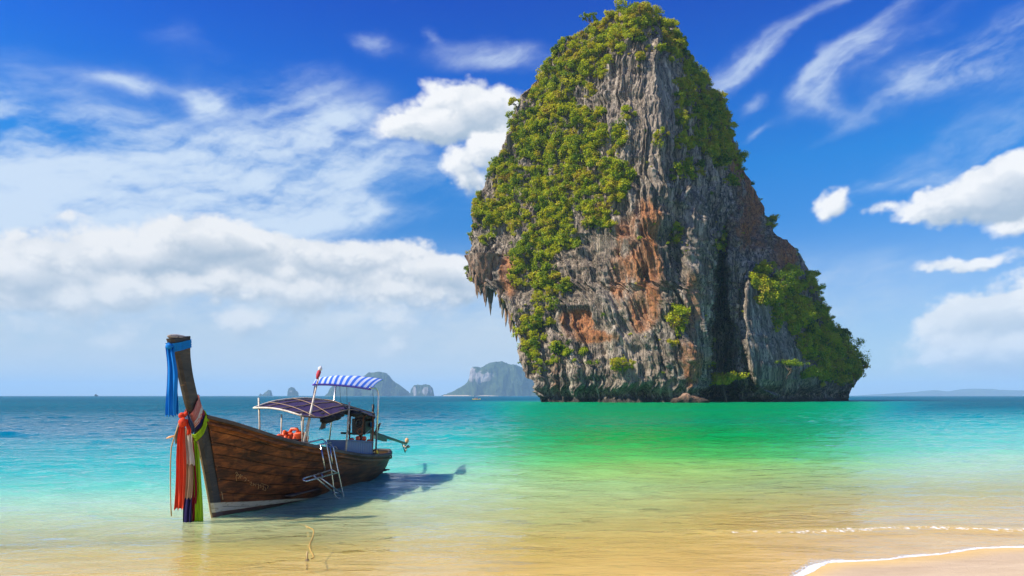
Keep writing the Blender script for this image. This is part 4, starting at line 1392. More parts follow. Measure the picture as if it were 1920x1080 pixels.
def plank(side, v0, v1, lap):
    nw, nv = 72, 6
    W, V = np.meshgrid(np.linspace(0, 1, nw) ** 1.15, np.linspace(v0 + 0.0035, v1 - 0.0035, nv))
    outer = hull_pt(W, V, side)
    f = (V - v0) / (v1 - v0)
    outer[..., 0] += side * (0.0015 + lap * (1 - f) * 0.002)
    inner = hull_pt(W, V, side, 0.03)
    vs = np.concatenate([outer.reshape(-1, 3), inner.reshape(-1, 3)])
    n = nw * nv
    qa = grid_quads(nv, nw)
    qs = [qa, qa[:, ::-1] + n]
    for row, flip in ((nv - 1, False), (0, True)):         # edges of their own, so they stay crisp
        k = len(vs)
        vs = np.concatenate([vs, vs[row * nw:(row + 1) * nw], vs[n + row * nw:n + (row + 1) * nw]])
        i = np.arange(nw - 1) + k
        q_ = np.stack([i, i + 1, i + 1 + nw, i + nw], -1)
        qs.append(q_[:, ::-1] if flip else q_)
    qs = np.concatenate(qs)
    if side < 0:
        qs = qs[:, ::-1]
    link('plank', np_mesh('plank', vs, qs), m_hull, boat)


for side in (1, -1):
    for a, b in zip(VED[:-1], VED[1:]):
        plank(side, a, b, 1.0)
# lining added inside the planks to stop light leaking through the gaps
W, V = np.meshgrid(np.linspace(0, 1, 60), np.linspace(0, 0.985, 16))
li = np.concatenate([hull_pt(W, V, 1, 0.034)[::-1], hull_pt(W, V, -1, 0.034)], 0)
link('lining', np_mesh('lining', li.reshape(-1, 3), grid_quads(32, 60)), m_inner, boat)
# transom closing the stern
Vt = np.linspace(0, 1, 14)
ta, tb_ = hull_pt(np.ones(14), Vt, 1), hull_pt(np.ones(14), Vt, -1)
tr_v = np.concatenate([ta + [0, 0.012, 0], tb_ + [0, 0.012, 0], ta - [0, 0.03, 0], tb_ - [0, 0.03, 0]])
i = np.arange(13)
tq = np.concatenate([np.stack([i + 1, i, i + 14, i + 15], -1), np.stack([i + 28, i + 29, i + 43, i + 42], -1)])
link('transom', np_mesh('transom', tr_v, tq, False), m_hull, boat)
# gunwale caps and rubbing strakes
for side in (1, -1):
    ws = np.linspace(0.0, 1.0, 70)
    pts_ = hull_pt(ws, np.ones(70), side)
    for nm, dz, wx, hz_, dxo, mm in (('gunwale', 0.018, 0.085, 0.06, -0.005, m_rail), ('rubbing_strake', -0.085, 0.030, 0.045, 0.020, m_hull)):
        vs, fs = [], []
        for p in pts_:
            c = Vector(p) + Vector((side * dxo, 0, dz))
            for ax_, az_ in ((-.5, -.5), (.5, -.5), (.5, .3), (.3, .5), (-.5, .5)):
                vs.append(c + Vector((side * ax_ * wx, 0, az_ * hz_)))
        for a in range(69):
            for b in range(5):
                q_ = (a * 5 + b, a * 5 + (b + 1) % 5, (a + 1) * 5 + (b + 1) % 5, (a + 1) * 5 + b)
                fs.append(q_ if side < 0 else q_[::-1])
        fs += [(0, 1, 2, 3, 4), tuple(69 * 5 + b for b in range(5))[::-1]]
        MB().add(vs, fs).build(nm, mm, boat, False)
# rail closing round the stern
MB().tube(bend([(0.22, 6.84, 0.578), (0.17, 6.97, 0.582), (-0.17, 6.97, 0.582), (-0.22, 6.84, 0.578)], 0.1), 0.042, 8).build('stern_rail', m_rail, boat)
# stem: a tall tapering timber raked forward
FORE = [(-0.02, 0.03), (0.10, -0.02), (0.27, -0.06), (0.8, -0.20), (1.2, -0.32), (1.51, -0.42), (1.85, -0.62), (2.34, -0.78), (2.6, -0.86), (2.72, -0.92), (2.86, -1.02)]
AFT = [(-0.02, 0.26), (0.27, 0.20), (0.8, 0.06), (1.51, -0.14), (1.70, -0.25), (1.85, -0.36), (2.34, -0.53), (2.65, -0.59), (2.92, -0.60)]
HALF = ([-0.1, 0.5, 1.6, 2.6, 2.86], [0.042, 0.045, 0.048, 0.055, 0.068])
zz = np.linspace(-0.10, 2.86, 64)
vs, fs = [], []
for z in zz:
    f_, a_ = float(smooth_interp(z, FORE, 0.08)), float(smooth_interp(z, AFT, 0.08))
    hw = float(np.interp(z, *HALF))
    fl = float(np.interp(z, [0, 2.5], [0.35, 0.55]))
    dz = 0.05 * sst(z, 2.6, 2.86)
    for l_, s_, k_ in ((-hw, a_, 1), (-hw, f_ + 0.05, 0), (-hw * fl, f_, 0), (hw * fl, f_, 0), (hw, f_ + 0.05, 0), (hw, a_, 1)):
        vs.append((l_, s_, z + dz * (1 if k_ else -0.4) + 0.0))
for a in range(63):
    for b in range(6):
        fs.append((a * 6 + b, a * 6 + (b + 1) % 6, (a + 1) * 6 + (b + 1) % 6, (a + 1) * 6 + b))
fs += [tuple(range(6))[::-1], tuple(63 * 6 + b for b in range(6))]
MB().add(vs, fs).build('stem', m_stem, boat, False, 0.008)
# pale worn end grain on top of the prow
m_endgrain = simple('weathered_end_grain', (0.40, 0.35, 0.29), 0.9, 0.0, 0.7, 26, bump=0.02, wearcol=(0.14, 0.11, 0.09))
MB().ball((0, -0.80, 2.875), (0.068, 0.215, 0.042), 8, 18, 0.03, 5).build('prow_top', m_endgrain, boat)
# pale edge strips where the planks meet the stem, and along the fore edge
m_paleedge = simple('pale_edge', (0.42, 0.27, 0.12), 0.6, 0.0, 0.4, 30)
for side in (1, -1):
    pp = [(side * (float(np.interp(z, *HALF)) + 0.006), float(smooth_interp(z, AFT, 0.08)) + 0.012, z) for z in np.linspace(0.30, 1.52, 24)]
    MB().tube(pp, 0.011, 6).build('edge_strip', m_paleedge, boat)
pp = [(0, float(smooth_interp(z, FORE, 0.08)) - 0.004, z) for z in np.linspace(-0.05, 1.3, 24)]
MB().tube(pp, 0.016, 6).build('edge_strip', m_paleedge, boat)
# inside: floor boards, ribs and thwarts
for k in range(6):
    x0 = -0.42 + k * 0.168
    MB().box((x0, 3.9, 0.17), (0.15, 4.6, 0.025)).build('floor_board', m_deck, boat, False, 0.004)
for s_ in (0.75, 1.5, 2.25, 3.0, 3.75, 4.5, 5.25, 6.0):
    w_ = (s_ + 0.1) / 7.0
    vv = np.linspace(0.05, 0.97, 14)
    for side in (1, -1):
        pts_ = hull_pt(np.full(14, w_), vv, side, 0.055)
        MB().tube(pts_, 0.025, 4).build('rib', m_deck, boat, False)
for s_ in (1.55, 2.45, 3.2, 5.7):
    g_ = float(np.interp(s_, [p[0] for p in GUN], [p[1] for p in GUN]))
    b_ = float(np.interp((s_ + 0.2) / 7.05, [p[0] for p in BEAM], [p[1] for p in BEAM]))
    MB().box((0, s_, g_ - 0.10), (2 * b_ - 0.16, 0.24, 0.035)).build('thwart', m_deck, boat, False, 0.006)
dk = []
for w_ in np.linspace(0.0, 0.17, 12):
    p = hull_pt(np.array([w_]), np.array([0.955]), 1, 0.03)[0]
    dk += [(p[0], p[1], p[2]), (-p[0], p[1], p[2])]
link('fore_deck', np_mesh('fore_deck', dk, grid_quads(12, 2)[:, ::-1], False), m_deck, boat)

# canopy posts
P3 = loc(567, 832, l=.56)
posts = [((-.60, 2.28, .95), loc(485, 746, l=-.60), .017, m_pole), ((.02, 1.98, 1.0), loc(528, 777, l=.02), .014, m_pole), (P3 - Vector((0, 0, .12)), loc(565, 776, l=.58), .016, m_pole),
         ((.64, 3.44, .70), loc(655, 754, l=.64), .020, m_pole), (loc(697, 856, l=.56), loc(700, 776, l=.54), .026, m_rust)]
for a, b, r_, mm in posts:
    a, b = Vector(a), Vector(b)
    MB().tube([a, a.lerp(b, .5) + Vector((.004, .006, 0)), b], r_, 8).build('canopy_post', mm, boat)
a, b = loc(704, 857, l=.60), loc(710, 741, l=.58)
MB().tube(bend([a, b, b + Vector((-.02, -.05, .16)), loc(693, 727, l=.5)], .12), .022, 8).build('awning_post', m_steel, boat)
a, b = P3 - Vector((0, 0, .1)), loc(600, 694, l=.44)
MB().tube([a, b], [.026, .015], 8).build('awning_post', m_pole, boat)
MB().tube([a + Vector((.05, .04, 0)), loc(590, 724, l=.42)], .012, 6).build('awning_post', m_steel, boat)
MB().tube([(-.62, 5.1, .6), (-.50, 5.3, 2.33)], .020, 8).build('awning_post', m_steel, boat)
MB().tube([(-.62, 3.9, .7), (-.60, 4.0, 1.93)], .018, 8).build('canopy_post', m_pole, boat)

# purple canopy: near edge low, far edge arched high
m_purple, t, out = new_mat('purple_tarpaulin')
tc = t.n.new('ShaderNodeTexCoord').outputs['Object']
n_ = t.noise(tc, 7.0, 4, 0.6)
c_ = t.mix(t.ss(n_, 0.45, 0.7), (0.026, 0.010, 0.070), (0.018, 0.009, 0.034))
y_ = t.sep(tc)[1]
c_ = t.mix(t.ss(t.m('ADD', y_, t.m('MULTIPLY', n_, 0.9)), 4.9, 5.2), c_, (0.26, 0.23, 0.46))
principled(t, out, c_, 0.75, t.bump(n_, 0.02, 0.6))
near_e = [loc(563, 780, l=.62), loc(585, 783, l=.64), loc(607, 783, l=.66), loc(630, 776, l=.66), loc(655, 769, l=.65), loc(680, 774, l=.64), loc(703, 781, l=.62)]
far_e = [loc(477, 766, l=-.62), loc(500, 758, l=-.62), loc(525, 752, l=-.62), loc(572, 748, l=-.6), loc(610, 752, l=-.55), loc(650, 764, l=-.4), loc(695, 777, l=-.1)]


def along(poly, f):
    f = f * (len(poly) - 1)
    i = min(int(f), len(poly) - 2)
    f -= i
    p0, p1, p2, p3 = poly[max(i - 1, 0)], poly[i], poly[i + 1], poly[min(i + 2, len(poly) - 1)]
    return 0.5 * ((2 * p1) + (p2 - p0) * f + (2 * p0 - 5 * p1 + 4 * p2 - p3) * f * f + (3 * p1 - p0 - 3 * p2 + p3) * f ** 3)


def roof_pt(f, g, lift=0.0):
    a, b = along(far_e, f), along(near_e, f)
    return a.lerp(b, g) + Vector((0, 0, 0.05 * math.sin(g * math.pi) + lift))


def sheet(fn, nu, nv, thick, name, mat, parent, origin=None):
    vs = [fn(i / (nu - 1), j / (nv - 1)) for j in range(nv) for i in range(nu)]
    vs = np.array([tuple(v) for v in vs])
    n = nu * nv
    vs = np.concatenate([vs, vs - np.array([0, 0, thick])])
    if origin is not None:
        vs = vs - np.array(origin)
    q_ = grid_quads(nv, nu)
    qs = [q_, q_[:, ::-1] + n]
    for idx in (np.arange(nu), (nv - 1) * nu + np.arange(nu), np.arange(nv) * nu, np.arange(nv) * nu + nu - 1):
        qs.append(np.stack([idx[:-1], idx[1:], idx[1:] + n, idx[:-1] + n], -1))
    return link(name, np_mesh(name, vs, np.concatenate(qs)), mat, parent)


canopy = sheet(lambda f, g: roof_pt(f, g, 0.006 * math.sin(f * 60) * math.sin(g * 9)), 60, 18, 0.008, 'canopy', m_purple, boat)
m_bamboo = simple('bamboo', (0.30, 0.19, 0.10), 0.5, 0.0, 0.5, 30)
for g_ in (0.0, 0.22, 0.5, 0.78, 1.0):
    MB().tube([roof_pt(f, g_, 0.016) for f in np.linspace(0, 1, 24)], 0.010 if g_ else 0.022, 6).build('batten', m_bamboo if g_ else m_pole, canopy)
for f_ in (0.0, 0.2, 0.42, 0.66, 1.0):
    MB().tube([roof_pt(f_, g_, 0.030 if f_ else 0.012) for g_ in np.linspace(-0.02, 1.02, 10)], 0.009 if f_ else 0.020, 6).build('batten', m_bamboo if f_ else m_pole, canopy)

# dark net and cloths bundled under the roof
m_black = simple('black_cloth', (0.014, 0.013, 0.014), 0.9, 0.0, 0.4, 40)
m_greycloth = simple('grey_cloth', (0.15, 0.14, 0.11), 0.9, 0.0, 0.4, 30)
net = MB()
for k in range(26):
    f_ = 0.36 + 0.42 * rng.random()
    p = roof_pt(f_, 0.84 + 0.14 * rng.random()) - Vector((-.02, 0, .05 + .05 * rng.random()))
    net.ball(p, (.06 + .05 * rng.random(), .11 + .08 * rng.random(), .035 + .035 * rng.random()), 6, 9, .12, k)
netroot = on_boat('bundled_net', loc(618, 785, l=.6), 'black bundled net slung under the edge of the purple canopy', 'net')
o_ = loc(618, 785, l=.6)
net.o = o_
net.v = [tuple(Vector(v) - o_) for v in net.v]
net.build('net_bundle', m_black, netroot)


def cloth_strip(name, path, width, folds, amp, mat, parent, origin, across=(1, 0, 0), seed=0, nu=22, taper=(0.6, 1.0), thick=0.006):
    """a gathered strip of cloth hanging along a path, pleated across its width"""
    path = [Vector(p) for p in path]
    A = Vector(across).normalized()
    g = np.random.default_rng(seed)
    ph, ph2 = g.random() * 6, g.random() * 6
    nv = 26

    def fn(a, b):
        p = along(path, b)
        d = (along(path, min(b + .02, 1)) - along(path, max(b - .02, 0))).normalized()
        nrm = A.cross(d).normalized()
        w = width * (taper[0] + (taper[1] - taper[0]) * min(1, b * 2.2))
        x = (a - .5) * w
        pl_ = amp * (math.sin(a * folds * 2 * math.pi + ph + 1.2 * math.sin(b * 3 + ph2)) + .45 * math.sin(a * folds * 3.7 * math.pi + ph2 + b * 2))
        rag = .018 * math.sin(a * 17 + ph) * (1 if b > .97 else 0)
        return p + A * (x + .012 * math.sin(b * 6 + ph)) + nrm * pl_ + Vector((0, 0, rag))

    vs = np.array([tuple(fn(i / (nu - 1), j / (nv - 1)) - Vector(origin)) for j in range(nv) for i in range(nu)])
    n = nu * nv
    off_ = np.array(tuple(A.cross(Vector((0, 0, -1))).normalized())) * thick
    vs = np.concatenate([vs, vs + off_])
    q_ = grid_quads(nv, nu)
    qs = [q_[:, ::-1], q_ + n]
    for idx in (np.arange(nu), (nv - 1) * nu + np.arange(nu), np.arange(nv) * nu, np.arange(nv) * nu + nu - 1):
        qs.append(np.stack([idx[:-1], idx[1:], idx[1:] + n, idx[:-1] + n], -1))
    return link(name, np_mesh(name, vs, np.concatenate(qs)), mat, parent)


for (px, py, w_, ln_, mm, lab) in [(606, 783, .16, .22, m_greycloth, 'grey rag hanging from the middle of the canopy edge'), (617, 780, .09, .14, m_greycloth, 'short grey rag hanging just aft of the longer one'),
                                   (629, 776, .06, .12, m_black, 'small dark rag hanging under the rear of the canopy')]:
    p = loc(px, py, l=.60)
    r_ = on_boat('rag', p, lab, 'rag')
    cloth_strip('cloth', [p, p - Vector((0, 0, ln_ * .5)), p - Vector((0, .02, ln_))], w_, 1.6, .02, mm, r_, p, (.3, 1, 0), int(px))

# striped awning over the helm
m_stripe, t, out = new_mat('striped_awning')
f_ = t.attr('along')
st_ = t.m('FRACT', t.m('MULTIPLY', f_, 11.5))
sm_ = t.ss(t.m('ABSOLUTE', t.m('SUBTRACT', st_, 0.5)), 0.235, 0.265)
tc = t.n.new('ShaderNodeTexCoord').outputs['Object']
n_ = t.noise(tc, 9.0, 4, 0.6)
c_ = t.mix(sm_, (0.0, 0.15, 0.74), (0.80, 0.84, 0.88))
c_ = t.mix(t.m('MULTIPLY', n_, 0.25), c_, (0.25, 0.33, 0.5))
principled(t, out, c_, 0.6, t.bump(t.noise(tc, 14.0, 4, 0.6), 0.02, 0.6))
aw_n = [loc(587, 720, l=.46), loc(612, 720, l=.46), loc(640, 722, l=.46), loc(668, 725, l=.46), loc(695, 729.5, l=.46)]
aw_f = [loc(597, 709, l=-.36), loc(620, 705, l=-.36), loc(650, 704, l=-.36), loc(690, 706.5, l=-.34), loc(718, 711, l=-.30)]


def awn_pt(f, g):
    a, b = along(aw_f, f), along(aw_n, f)
    return a.lerp(b, g) + Vector((0, 0, 0.035 * math.sin(g * math.pi) + 0.006 * math.sin(f * 23) * (1 - g)))


awn = sheet(awn_pt, 70, 14, 0.008, 'awning', m_stripe, boat)
av = np.tile(np.tile(np.linspace(0, 1, 70), 14), 2)
set_attr(awn.data, 'along', av)
m_violet = simple('violet_hem', (0.16, 0.07, 0.46), 0.5, 0.0, 0.2)
MB().tube([awn_pt(f, 1.0) - Vector((0, 0, .014)) for f in np.linspace(0, 1, 24)], 0.020, 6).build('hem', m_violet, awn)
for g_ in (0.02,):
    MB().tube([awn_pt(f, g_) - Vector((0, 0, .02)) for f in np.linspace(0, 1, 24)], 0.014, 6).build('awning_rail', m_steel, awn)
for f_ in (0.02, 0.98):
    MB().tube([awn_pt(f_, g_) - Vector((0, 0, .02)) for g_ in np.linspace(0, 1, 8)], 0.014, 6).build('awning_rail', m_steel, awn)
for px, py, py2 in ((637, 723, 760), (650, 724, 800), (699, 731, 765)):
    MB().tube([loc(px, py, l=.4), loc(px + 1, (py + py2) / 2, l=.41), loc(px + 3, py2, l=.4)], 0.004, 5).build('cord', m_black, awn)

# rolled flag at the top of the slanting staff
fp = loc(600, 692, l=.44)
flag = on_boat('rolled_flag', fp, 'rolled red flag with a white tip, at the head of the slanting staff', 'flag')
m_red = simple('red_cloth', (0.46, 0.035, 0.05), 0.8, 0, 0.3, 30)
m_white = simple('white_cloth', (0.72, 0.70, 0.66), 0.8, 0, 0.2, 30)
q0 = loc(594, 710, l=.44)
MB(fp).tube([q0, q0.lerp(fp, .35), q0.lerp(fp, .7), q0.lerp(fp, .85)], [.016, .040, .042, .022], 8).build('red_roll', m_red, flag)
MB(fp).tube([q0.lerp(fp, .82), q0.lerp(fp, 1.05), q0.lerp(fp, 1.3)], [.03, .045, .012], 8).build('white_roll', m_white, flag)

# ladder of bent stainless tube hooked over the side
def lad(px, py, l=.86):
    return loc(px, py, l=l)


lo_ = lad(625, 880)
ladder = on_boat('boarding_ladder', lo_, 'folding stainless steel boarding ladder hooked over the side of the boat', 'ladder')
paths = [('rail', [loc(568, 832, l=.50), loc(605, 823.5, l=.62), lad(611, 829, .80), lad(621, 880, .90), lad(627, 928, .93), lad(632, 934, .95), lad(645, 936, .95), lad(634, 885, .91), lad(624, 836, .80), loc(615, 829, l=.64), loc(586, 838, l=.52)]),
         ('hook', [lad(601, 834, .78), lad(609.5, 882, .88)]), ('hook', [lad(618, 834, .79), lad(623, 870, .87)]),
         ('rung', [lad(601, 834, .78), lad(620, 830, .80)]),
         ('rung', [lad(620, 880, .91), lad(634, 888, .92)]),
         ('step_frame', [lad(621, 881, .92), lad(569, 897, .93), lad(567.5, 900, .95), lad(574, 902.5, 1.0), lad(634, 886, 1.02)]),
         ('brace', [lad(588, 892, .95), lad(626, 924, .96)]), ('brace', [lad(602, 897, 1.0), lad(641, 926, .99)]), ('rung', [lad(625, 923, .95), lad(641, 926, .96)]),
         ('rung', [lad(602, 888, .94), lad(606, 895, 1.0)])]
for nm, pa in paths:
    MB(lo_).tube(bend(pa, .05), .0145, 8).build(nm, m_steel, ladder)

# engine, its frame and the long tail
eo = Vector((.20, 5.15, .62))
eng = on_boat('longtail_engine', eo, 'black diesel engine with a long green propeller shaft at the stern', 'engine')


def el(px, py, l=.2):
    return loc(px, py, l=l)


ec = el(680, 797)
MB(eo).box(ec + Vector((0, 0, -.02)), (.34, .46, .36)).box(ec + Vector((-.02, .06, .2)), (.26, .36, .12)).build('engine_block', m_iron, eng, False, .02)
hd = MB(eo)
for k in range(5):
    hd.tube([ec + Vector((.17, -.18 + k * .09, .10)), ec + Vector((.24, -.20 + k * .09, .18)), ec + Vector((.20, -.20 + k * .1, .28))], .018, 7)
hd.build('manifold', m_iron, eng)
fc_ = el(674, 809, .46)
MB(eo).torus(fc_, (.75, -.65, .05), .062, .020, 22, 8).build('pulley', m_rust, eng)
MB(eo).torus(el(672, 793, .44), (.75, -.65, .05), .085, .018, 22, 8).ball(el(672, 793, .43), .055, 8, 12).build('fan_wheel', m_iron, eng)
MB(eo).tube([el(655, 781, .35), el(652, 793, .4), el(656, 806, .42), el(653, 814, .4)], .022, 8).tube([el(660, 778, .3), el(668, 774, .3), el(682, 776, .3)], .02, 8).build('hose', m_black, eng)
MB(eo).tube([el(678, 819, .47), el(681, 785, .46), el(683, 781, .44), el(690, 778, .4)], .016, 7).build('lift_pipe', m_rust, eng)
MB(eo).tube([el(640, 812, .30), el(656, 812.5, .30), el(664, 814, .32), el(684, 814, .34)], [.022, .022, .018, .018], 8).build('tiller', m_iron, eng)
bc = el(698, 796, .42)
MB(eo).tube([bc - Vector((0, 0, .06)), bc + Vector((0, 0, .05))], .055, 12).build('blue_filter', m_bluecap, eng)
MB(eo).tube([el(684, 815, .45), el(697, 803, .44)], .010, 6).build('control_rod', m_steel, eng)
MB(eo).tube([el(699, 780, .1), el(699.5, 758, .1)], .030, 10).build('exhaust', m_iron, eng)
MB(eo).tube([el(705, 812, .2), el(709, 800, .2), el(713, 794, .2)], [.05, .04, .02], 8).build('exhaust_elbow', m_rust, eng)
for a_, b_ in ((el(655, 826, .3), el(657, 776, .3)), (el(695, 828, .3), el(697, 776, .3))):
    MB(eo).tube([a_, b_], .018, 6).build('engine_frame', m_rust, eng)
MB(eo).box((.2, 5.15, .58), (.5, .7, .16)).tube([(.2, 5.15, .6), (.2, 5.15, 1.08)], .05, 8).build('pivot', m_iron, eng, False)
s0_, s1_ = el(700, 812, .15), loc(762, 832, l=.15)
dd_ = (s1_ - s0_).normalized()
MB(eo).tube([s0_, s1_], [.045, .030], 10).build('shaft_tube', m_green, eng)
gq = loc(712, 818, l=.15)
MB(eo).box(s0_.lerp(s1_, .20) - Vector((0, 0, .06)), (.10, .62, .12), dd_.to_track_quat('Y', 'Z').to_matrix()).build('shaft_housing', m_green, eng, False, .01)
MB(eo).tube([s1_ - dd_ * .35 - Vector((0, 0, .01)), s1_ - dd_ * .10 - Vector((0, 0, .26)), s1_ - dd_ * .04 - Vector((0, 0, .20))], [.014, .012, .010], 6).build('skeg', m_green, eng)
MB(eo).ball(loc(763, 826, l=.15), (.055, .055, .075), 8, 12).build('float_cap', m_peach, eng)
pc_ = loc(761.5, 839, l=.15)
prop = MB(eo).tube([pc_ - dd_ * .06, pc_ + dd_ * .06], .03, 10).build('propeller', m_brass, eng)
pu = dd_.orthogonal().normalized()
pw = dd_.cross(pu)
for k in range(3):
    a_ = 2 * math.pi * k / 3 + .4
    rad = pu * math.cos(a_) + pw * math.sin(a_)
    tan = dd_.cross(rad)
    vs = []
    for i_ in range(6):
        f_ = i_ / 5
        c_ = pc_ + rad * (.025 + .085 * f_)
        wd_ = .042 * math.sin(math.pi * (.15 + .8 * f_)) + .006
        tw = .7 - .3 * f_
        e_ = tan * math.cos(tw) + dd_ * math.sin(tw)
        n_ = e_.cross(rad) * .004
        vs += [c_ - e_ * wd_ - n_, c_ + e_ * wd_ - n_, c_ + e_ * wd_ + n_, c_ - e_ * wd_ + n_]
    fs = [(i_ * 4 + j, i_ * 4 + (j + 1) % 4, i_ * 4 + 4 + (j + 1) % 4, i_ * 4 + 4 + j) for i_ in range(5) for j in range(4)] + [(0, 3, 2, 1), (20, 21, 22, 23)]
    MB(eo).add(vs, fs).build('blade', m_brass, prop)

# blue sheet-metal box beside the engine, orange floats on it
c0, c1, c2, c3 = loc(650, 825, l=.62), loc(698, 829, l=.62), loc(698.5, 857, l=.62), loc(649, 848, l=.62)
bo_ = (c2 + c3) / 2
box_ = on_boat('engine_box', bo_, 'faded blue corrugated metal box standing on the boat below the engine', 'box')
nf = 57
vs, fs = [], []
for i_ in range(nf):
    f_ = i_ / (nf - 1)
    dx_ = .010 * (1 if (i_ // 2) % 2 else -1)
    a_, b_ = c3.lerp(c2, f_), c0.lerp(c1, f_)
    vs += [a_ + Vector((dx_, 0, 0)), b_ + Vector((dx_, 0, 0)), b_ + Vector((-.45, 0, 0)), a_ + Vector((-.45, 0, 0))]
for i_ in range(nf - 1):
    for j in range(4):
        fs.append((i_ * 4 + j, i_ * 4 + (j + 1) % 4, i_ * 4 + 4 + (j + 1) % 4, i_ * 4 + 4 + j))
fs += [(3, 2, 1, 0), tuple((nf - 1) * 4 + j for j in range(4))]
MB(bo_).add(vs, fs).build('corrugated_panel', m_bluebox, box_, False)
MB(bo_).tube([c0 + Vector((.015, -.01, 0)), c1 + Vector((.015, .01, 0))], .016, 6).build('top_edge', m_bluebox, box_)
for k, (px, py, rr, lab) in enumerate([(659, 824, (.05, .10, .035), 'flat orange float at the bow end of the blue box'), (671, 822, (.05, .055, .055), 'round orange float on the blue box, nearer the bow'),
                                       (683, 822.5, (.05, .06, .058), 'round orange float on the blue box, nearer the stern'), (692, 826, (.05, .08, .032), 'flat orange float at the stern end of the blue box')]):
    p = loc(px, py, l=.50)
    o = MB(p).ball(p, rr, 8, 12, .05, 60 + k).build('float', m_orange)
    o.location, o.rotation_euler = BM @ p, (0, 0, BROT)
    tag(o, lab, 'float', 'orange floats on the blue box')
p = loc(706, 850, l=.36)
jug = on_boat('jug', p - Vector((0, 0, .08)), 'small yellow plastic jug inside the stern of the boat', 'jug')
MB(p - Vector((0, 0, .08))).tube([p - Vector((0, 0, .1)), p + Vector((0, 0, .03)), p + Vector((0, 0, .06)), p + Vector((0, 0, .09))], [.06, .06, .03, .022], 12).build('jug_body', m_yellow, jug)
MB(p - Vector((0, 0, .08))).tube([p + Vector((0, 0, .085)), p + Vector((0, 0, .12))], .025, 10).build('cap', m_white, jug)

# life jackets heaped amidships


def life_jacket(p, label, seed, tilt):
    g = np.random.default_rng(seed)
    r_ = on_boat('life_jacket', p, label, 'life jacket', 'orange life jackets amidships')
    M_ = Matrix.Rotation(tilt, 3, 'X') @ Matrix.Rotation(g.random() * 2, 3, 'Z')
    for sx in (-1, 1):
        MB().box(M_ @ Vector((sx * .085, 0, .10)), (.14, .09, .24), M_).build('panel', m_orange, r_, True, .03)
    MB().tube([M_ @ Vector((-.09, .03, .2)), M_ @ Vector((-.05, .06, .27)), M_ @ Vector((.05, .06, .27)), M_ @ Vector((.09, .03, .2))], .035, 8).build('collar', m_orange, r_)
    MB().tube([M_ @ Vector((-.16, -.05, .09)), M_ @ Vector((0, -.06, .09)), M_ @ Vector((.16, -.05, .09))], .012, 6).build('strap', m_black, r_)


for k, (px, py, l_, ti, lab) in enumerate([(534, 832, .1, 1.2, 'orange life jacket lying flattest, nearest the bow of the heap'), (545, 834, .2, .5, 'orange life jacket in the middle of the heap under the canopy'),
                                           (553, 832, .28, .2, 'orange life jacket standing upright beside the slanting staff'), (561, 836, .36, -.3, 'orange life jacket leaning against the foot of the staff')]):
    life_jacket(loc(px, py, l=l_), lab, 700 + k, ti)

# coils of pale rope inside the gunwale
ro = loc(641, 847, l=.45)
coil = on_boat('coiled_rope', ro, 'pale coiled rope lying inside the boat between ladder and blue box', 'rope')
m_cream = simple('cream_rope', (0.62, 0.50, 0.32), 0.8, 0, 0.3, 60)
cm = MB(ro)
for k in range(4):
    c_ = ro + Vector((-.05 + .02 * k, -.12 + .09 * k, .03 + .015 * k))
    cm.torus(c_, (.5, .5 - .2 * k, .35), .10 - .008 * k, .012, 20, 6)
cm.build('coils', m_cream, coil)

# lettering scratched into the planks of the bow
gw, gv = np.meshgrid(np.linspace(0.0, 0.4, 160), np.linspace(0.05, 0.95, 160))
hp = hull_pt(gw, gv, 1).reshape(-1, 3)
hpw = np.array([tuple(BM @ Vector(p)) for p in hp])
hpx = 960 + FPX * hpw[:, 0] / hpw[:, 1]
hpy = HOR - FPX * (hpw[:, 2] - EYE) / hpw[:, 1]


def on_hull(zx, zy):
    px, py = 380 + zx / 5.144, 780 + zy / 5.144
    d = (hpx - px) ** 2 + (hpy - py) ** 2
    k = np.argsort(d)[:4]
    w_ = 1 / (d[k] + .05)
    p = (hp[k] * w_[:, None]).sum(0) / w_.sum()
    return Vector(p) + Vector((.018, -.004, 0))


glyphs = [[(308, 552), (322, 540), (330, 552), (318, 566), (312, 590), (320, 628)], [(322, 575), (340, 562), (346, 580), (338, 604)], [(352, 568), (360, 562), (356, 602)], [(364, 578), (372, 582), (374, 570)],
          [(386, 598), (402, 592), (414, 604), (408, 622), (394, 628)], [(428, 618), (442, 626)], [(446, 640), (462, 634), (464, 648), (450, 664), (472, 668)], [(480, 644), (482, 672), (492, 654), (504, 678), (508, 650)],
          [(518, 660), (530, 652), (534, 690), (526, 704)], [(540, 668), (552, 662), (552, 690)], [(562, 678), (578, 672), (584, 690), (570, 706), (590, 716)], [(596, 690), (604, 706), (598, 722)],
          [(560, 650), (580, 656), (606, 664)], [(612, 668), (626, 674), (618, 698)]]
m_scratch = simple('scratched_wood', (0.62, 0.34, 0.12), 0.8, 0, 0.3, 60)
for gl_ in glyphs:
    MB().tube([on_hull(*p) for p in gl_], .0045, 4).build('lettering', m_scratch, boat)

# ------------------------------------------------------------------ scarves tied to the prow


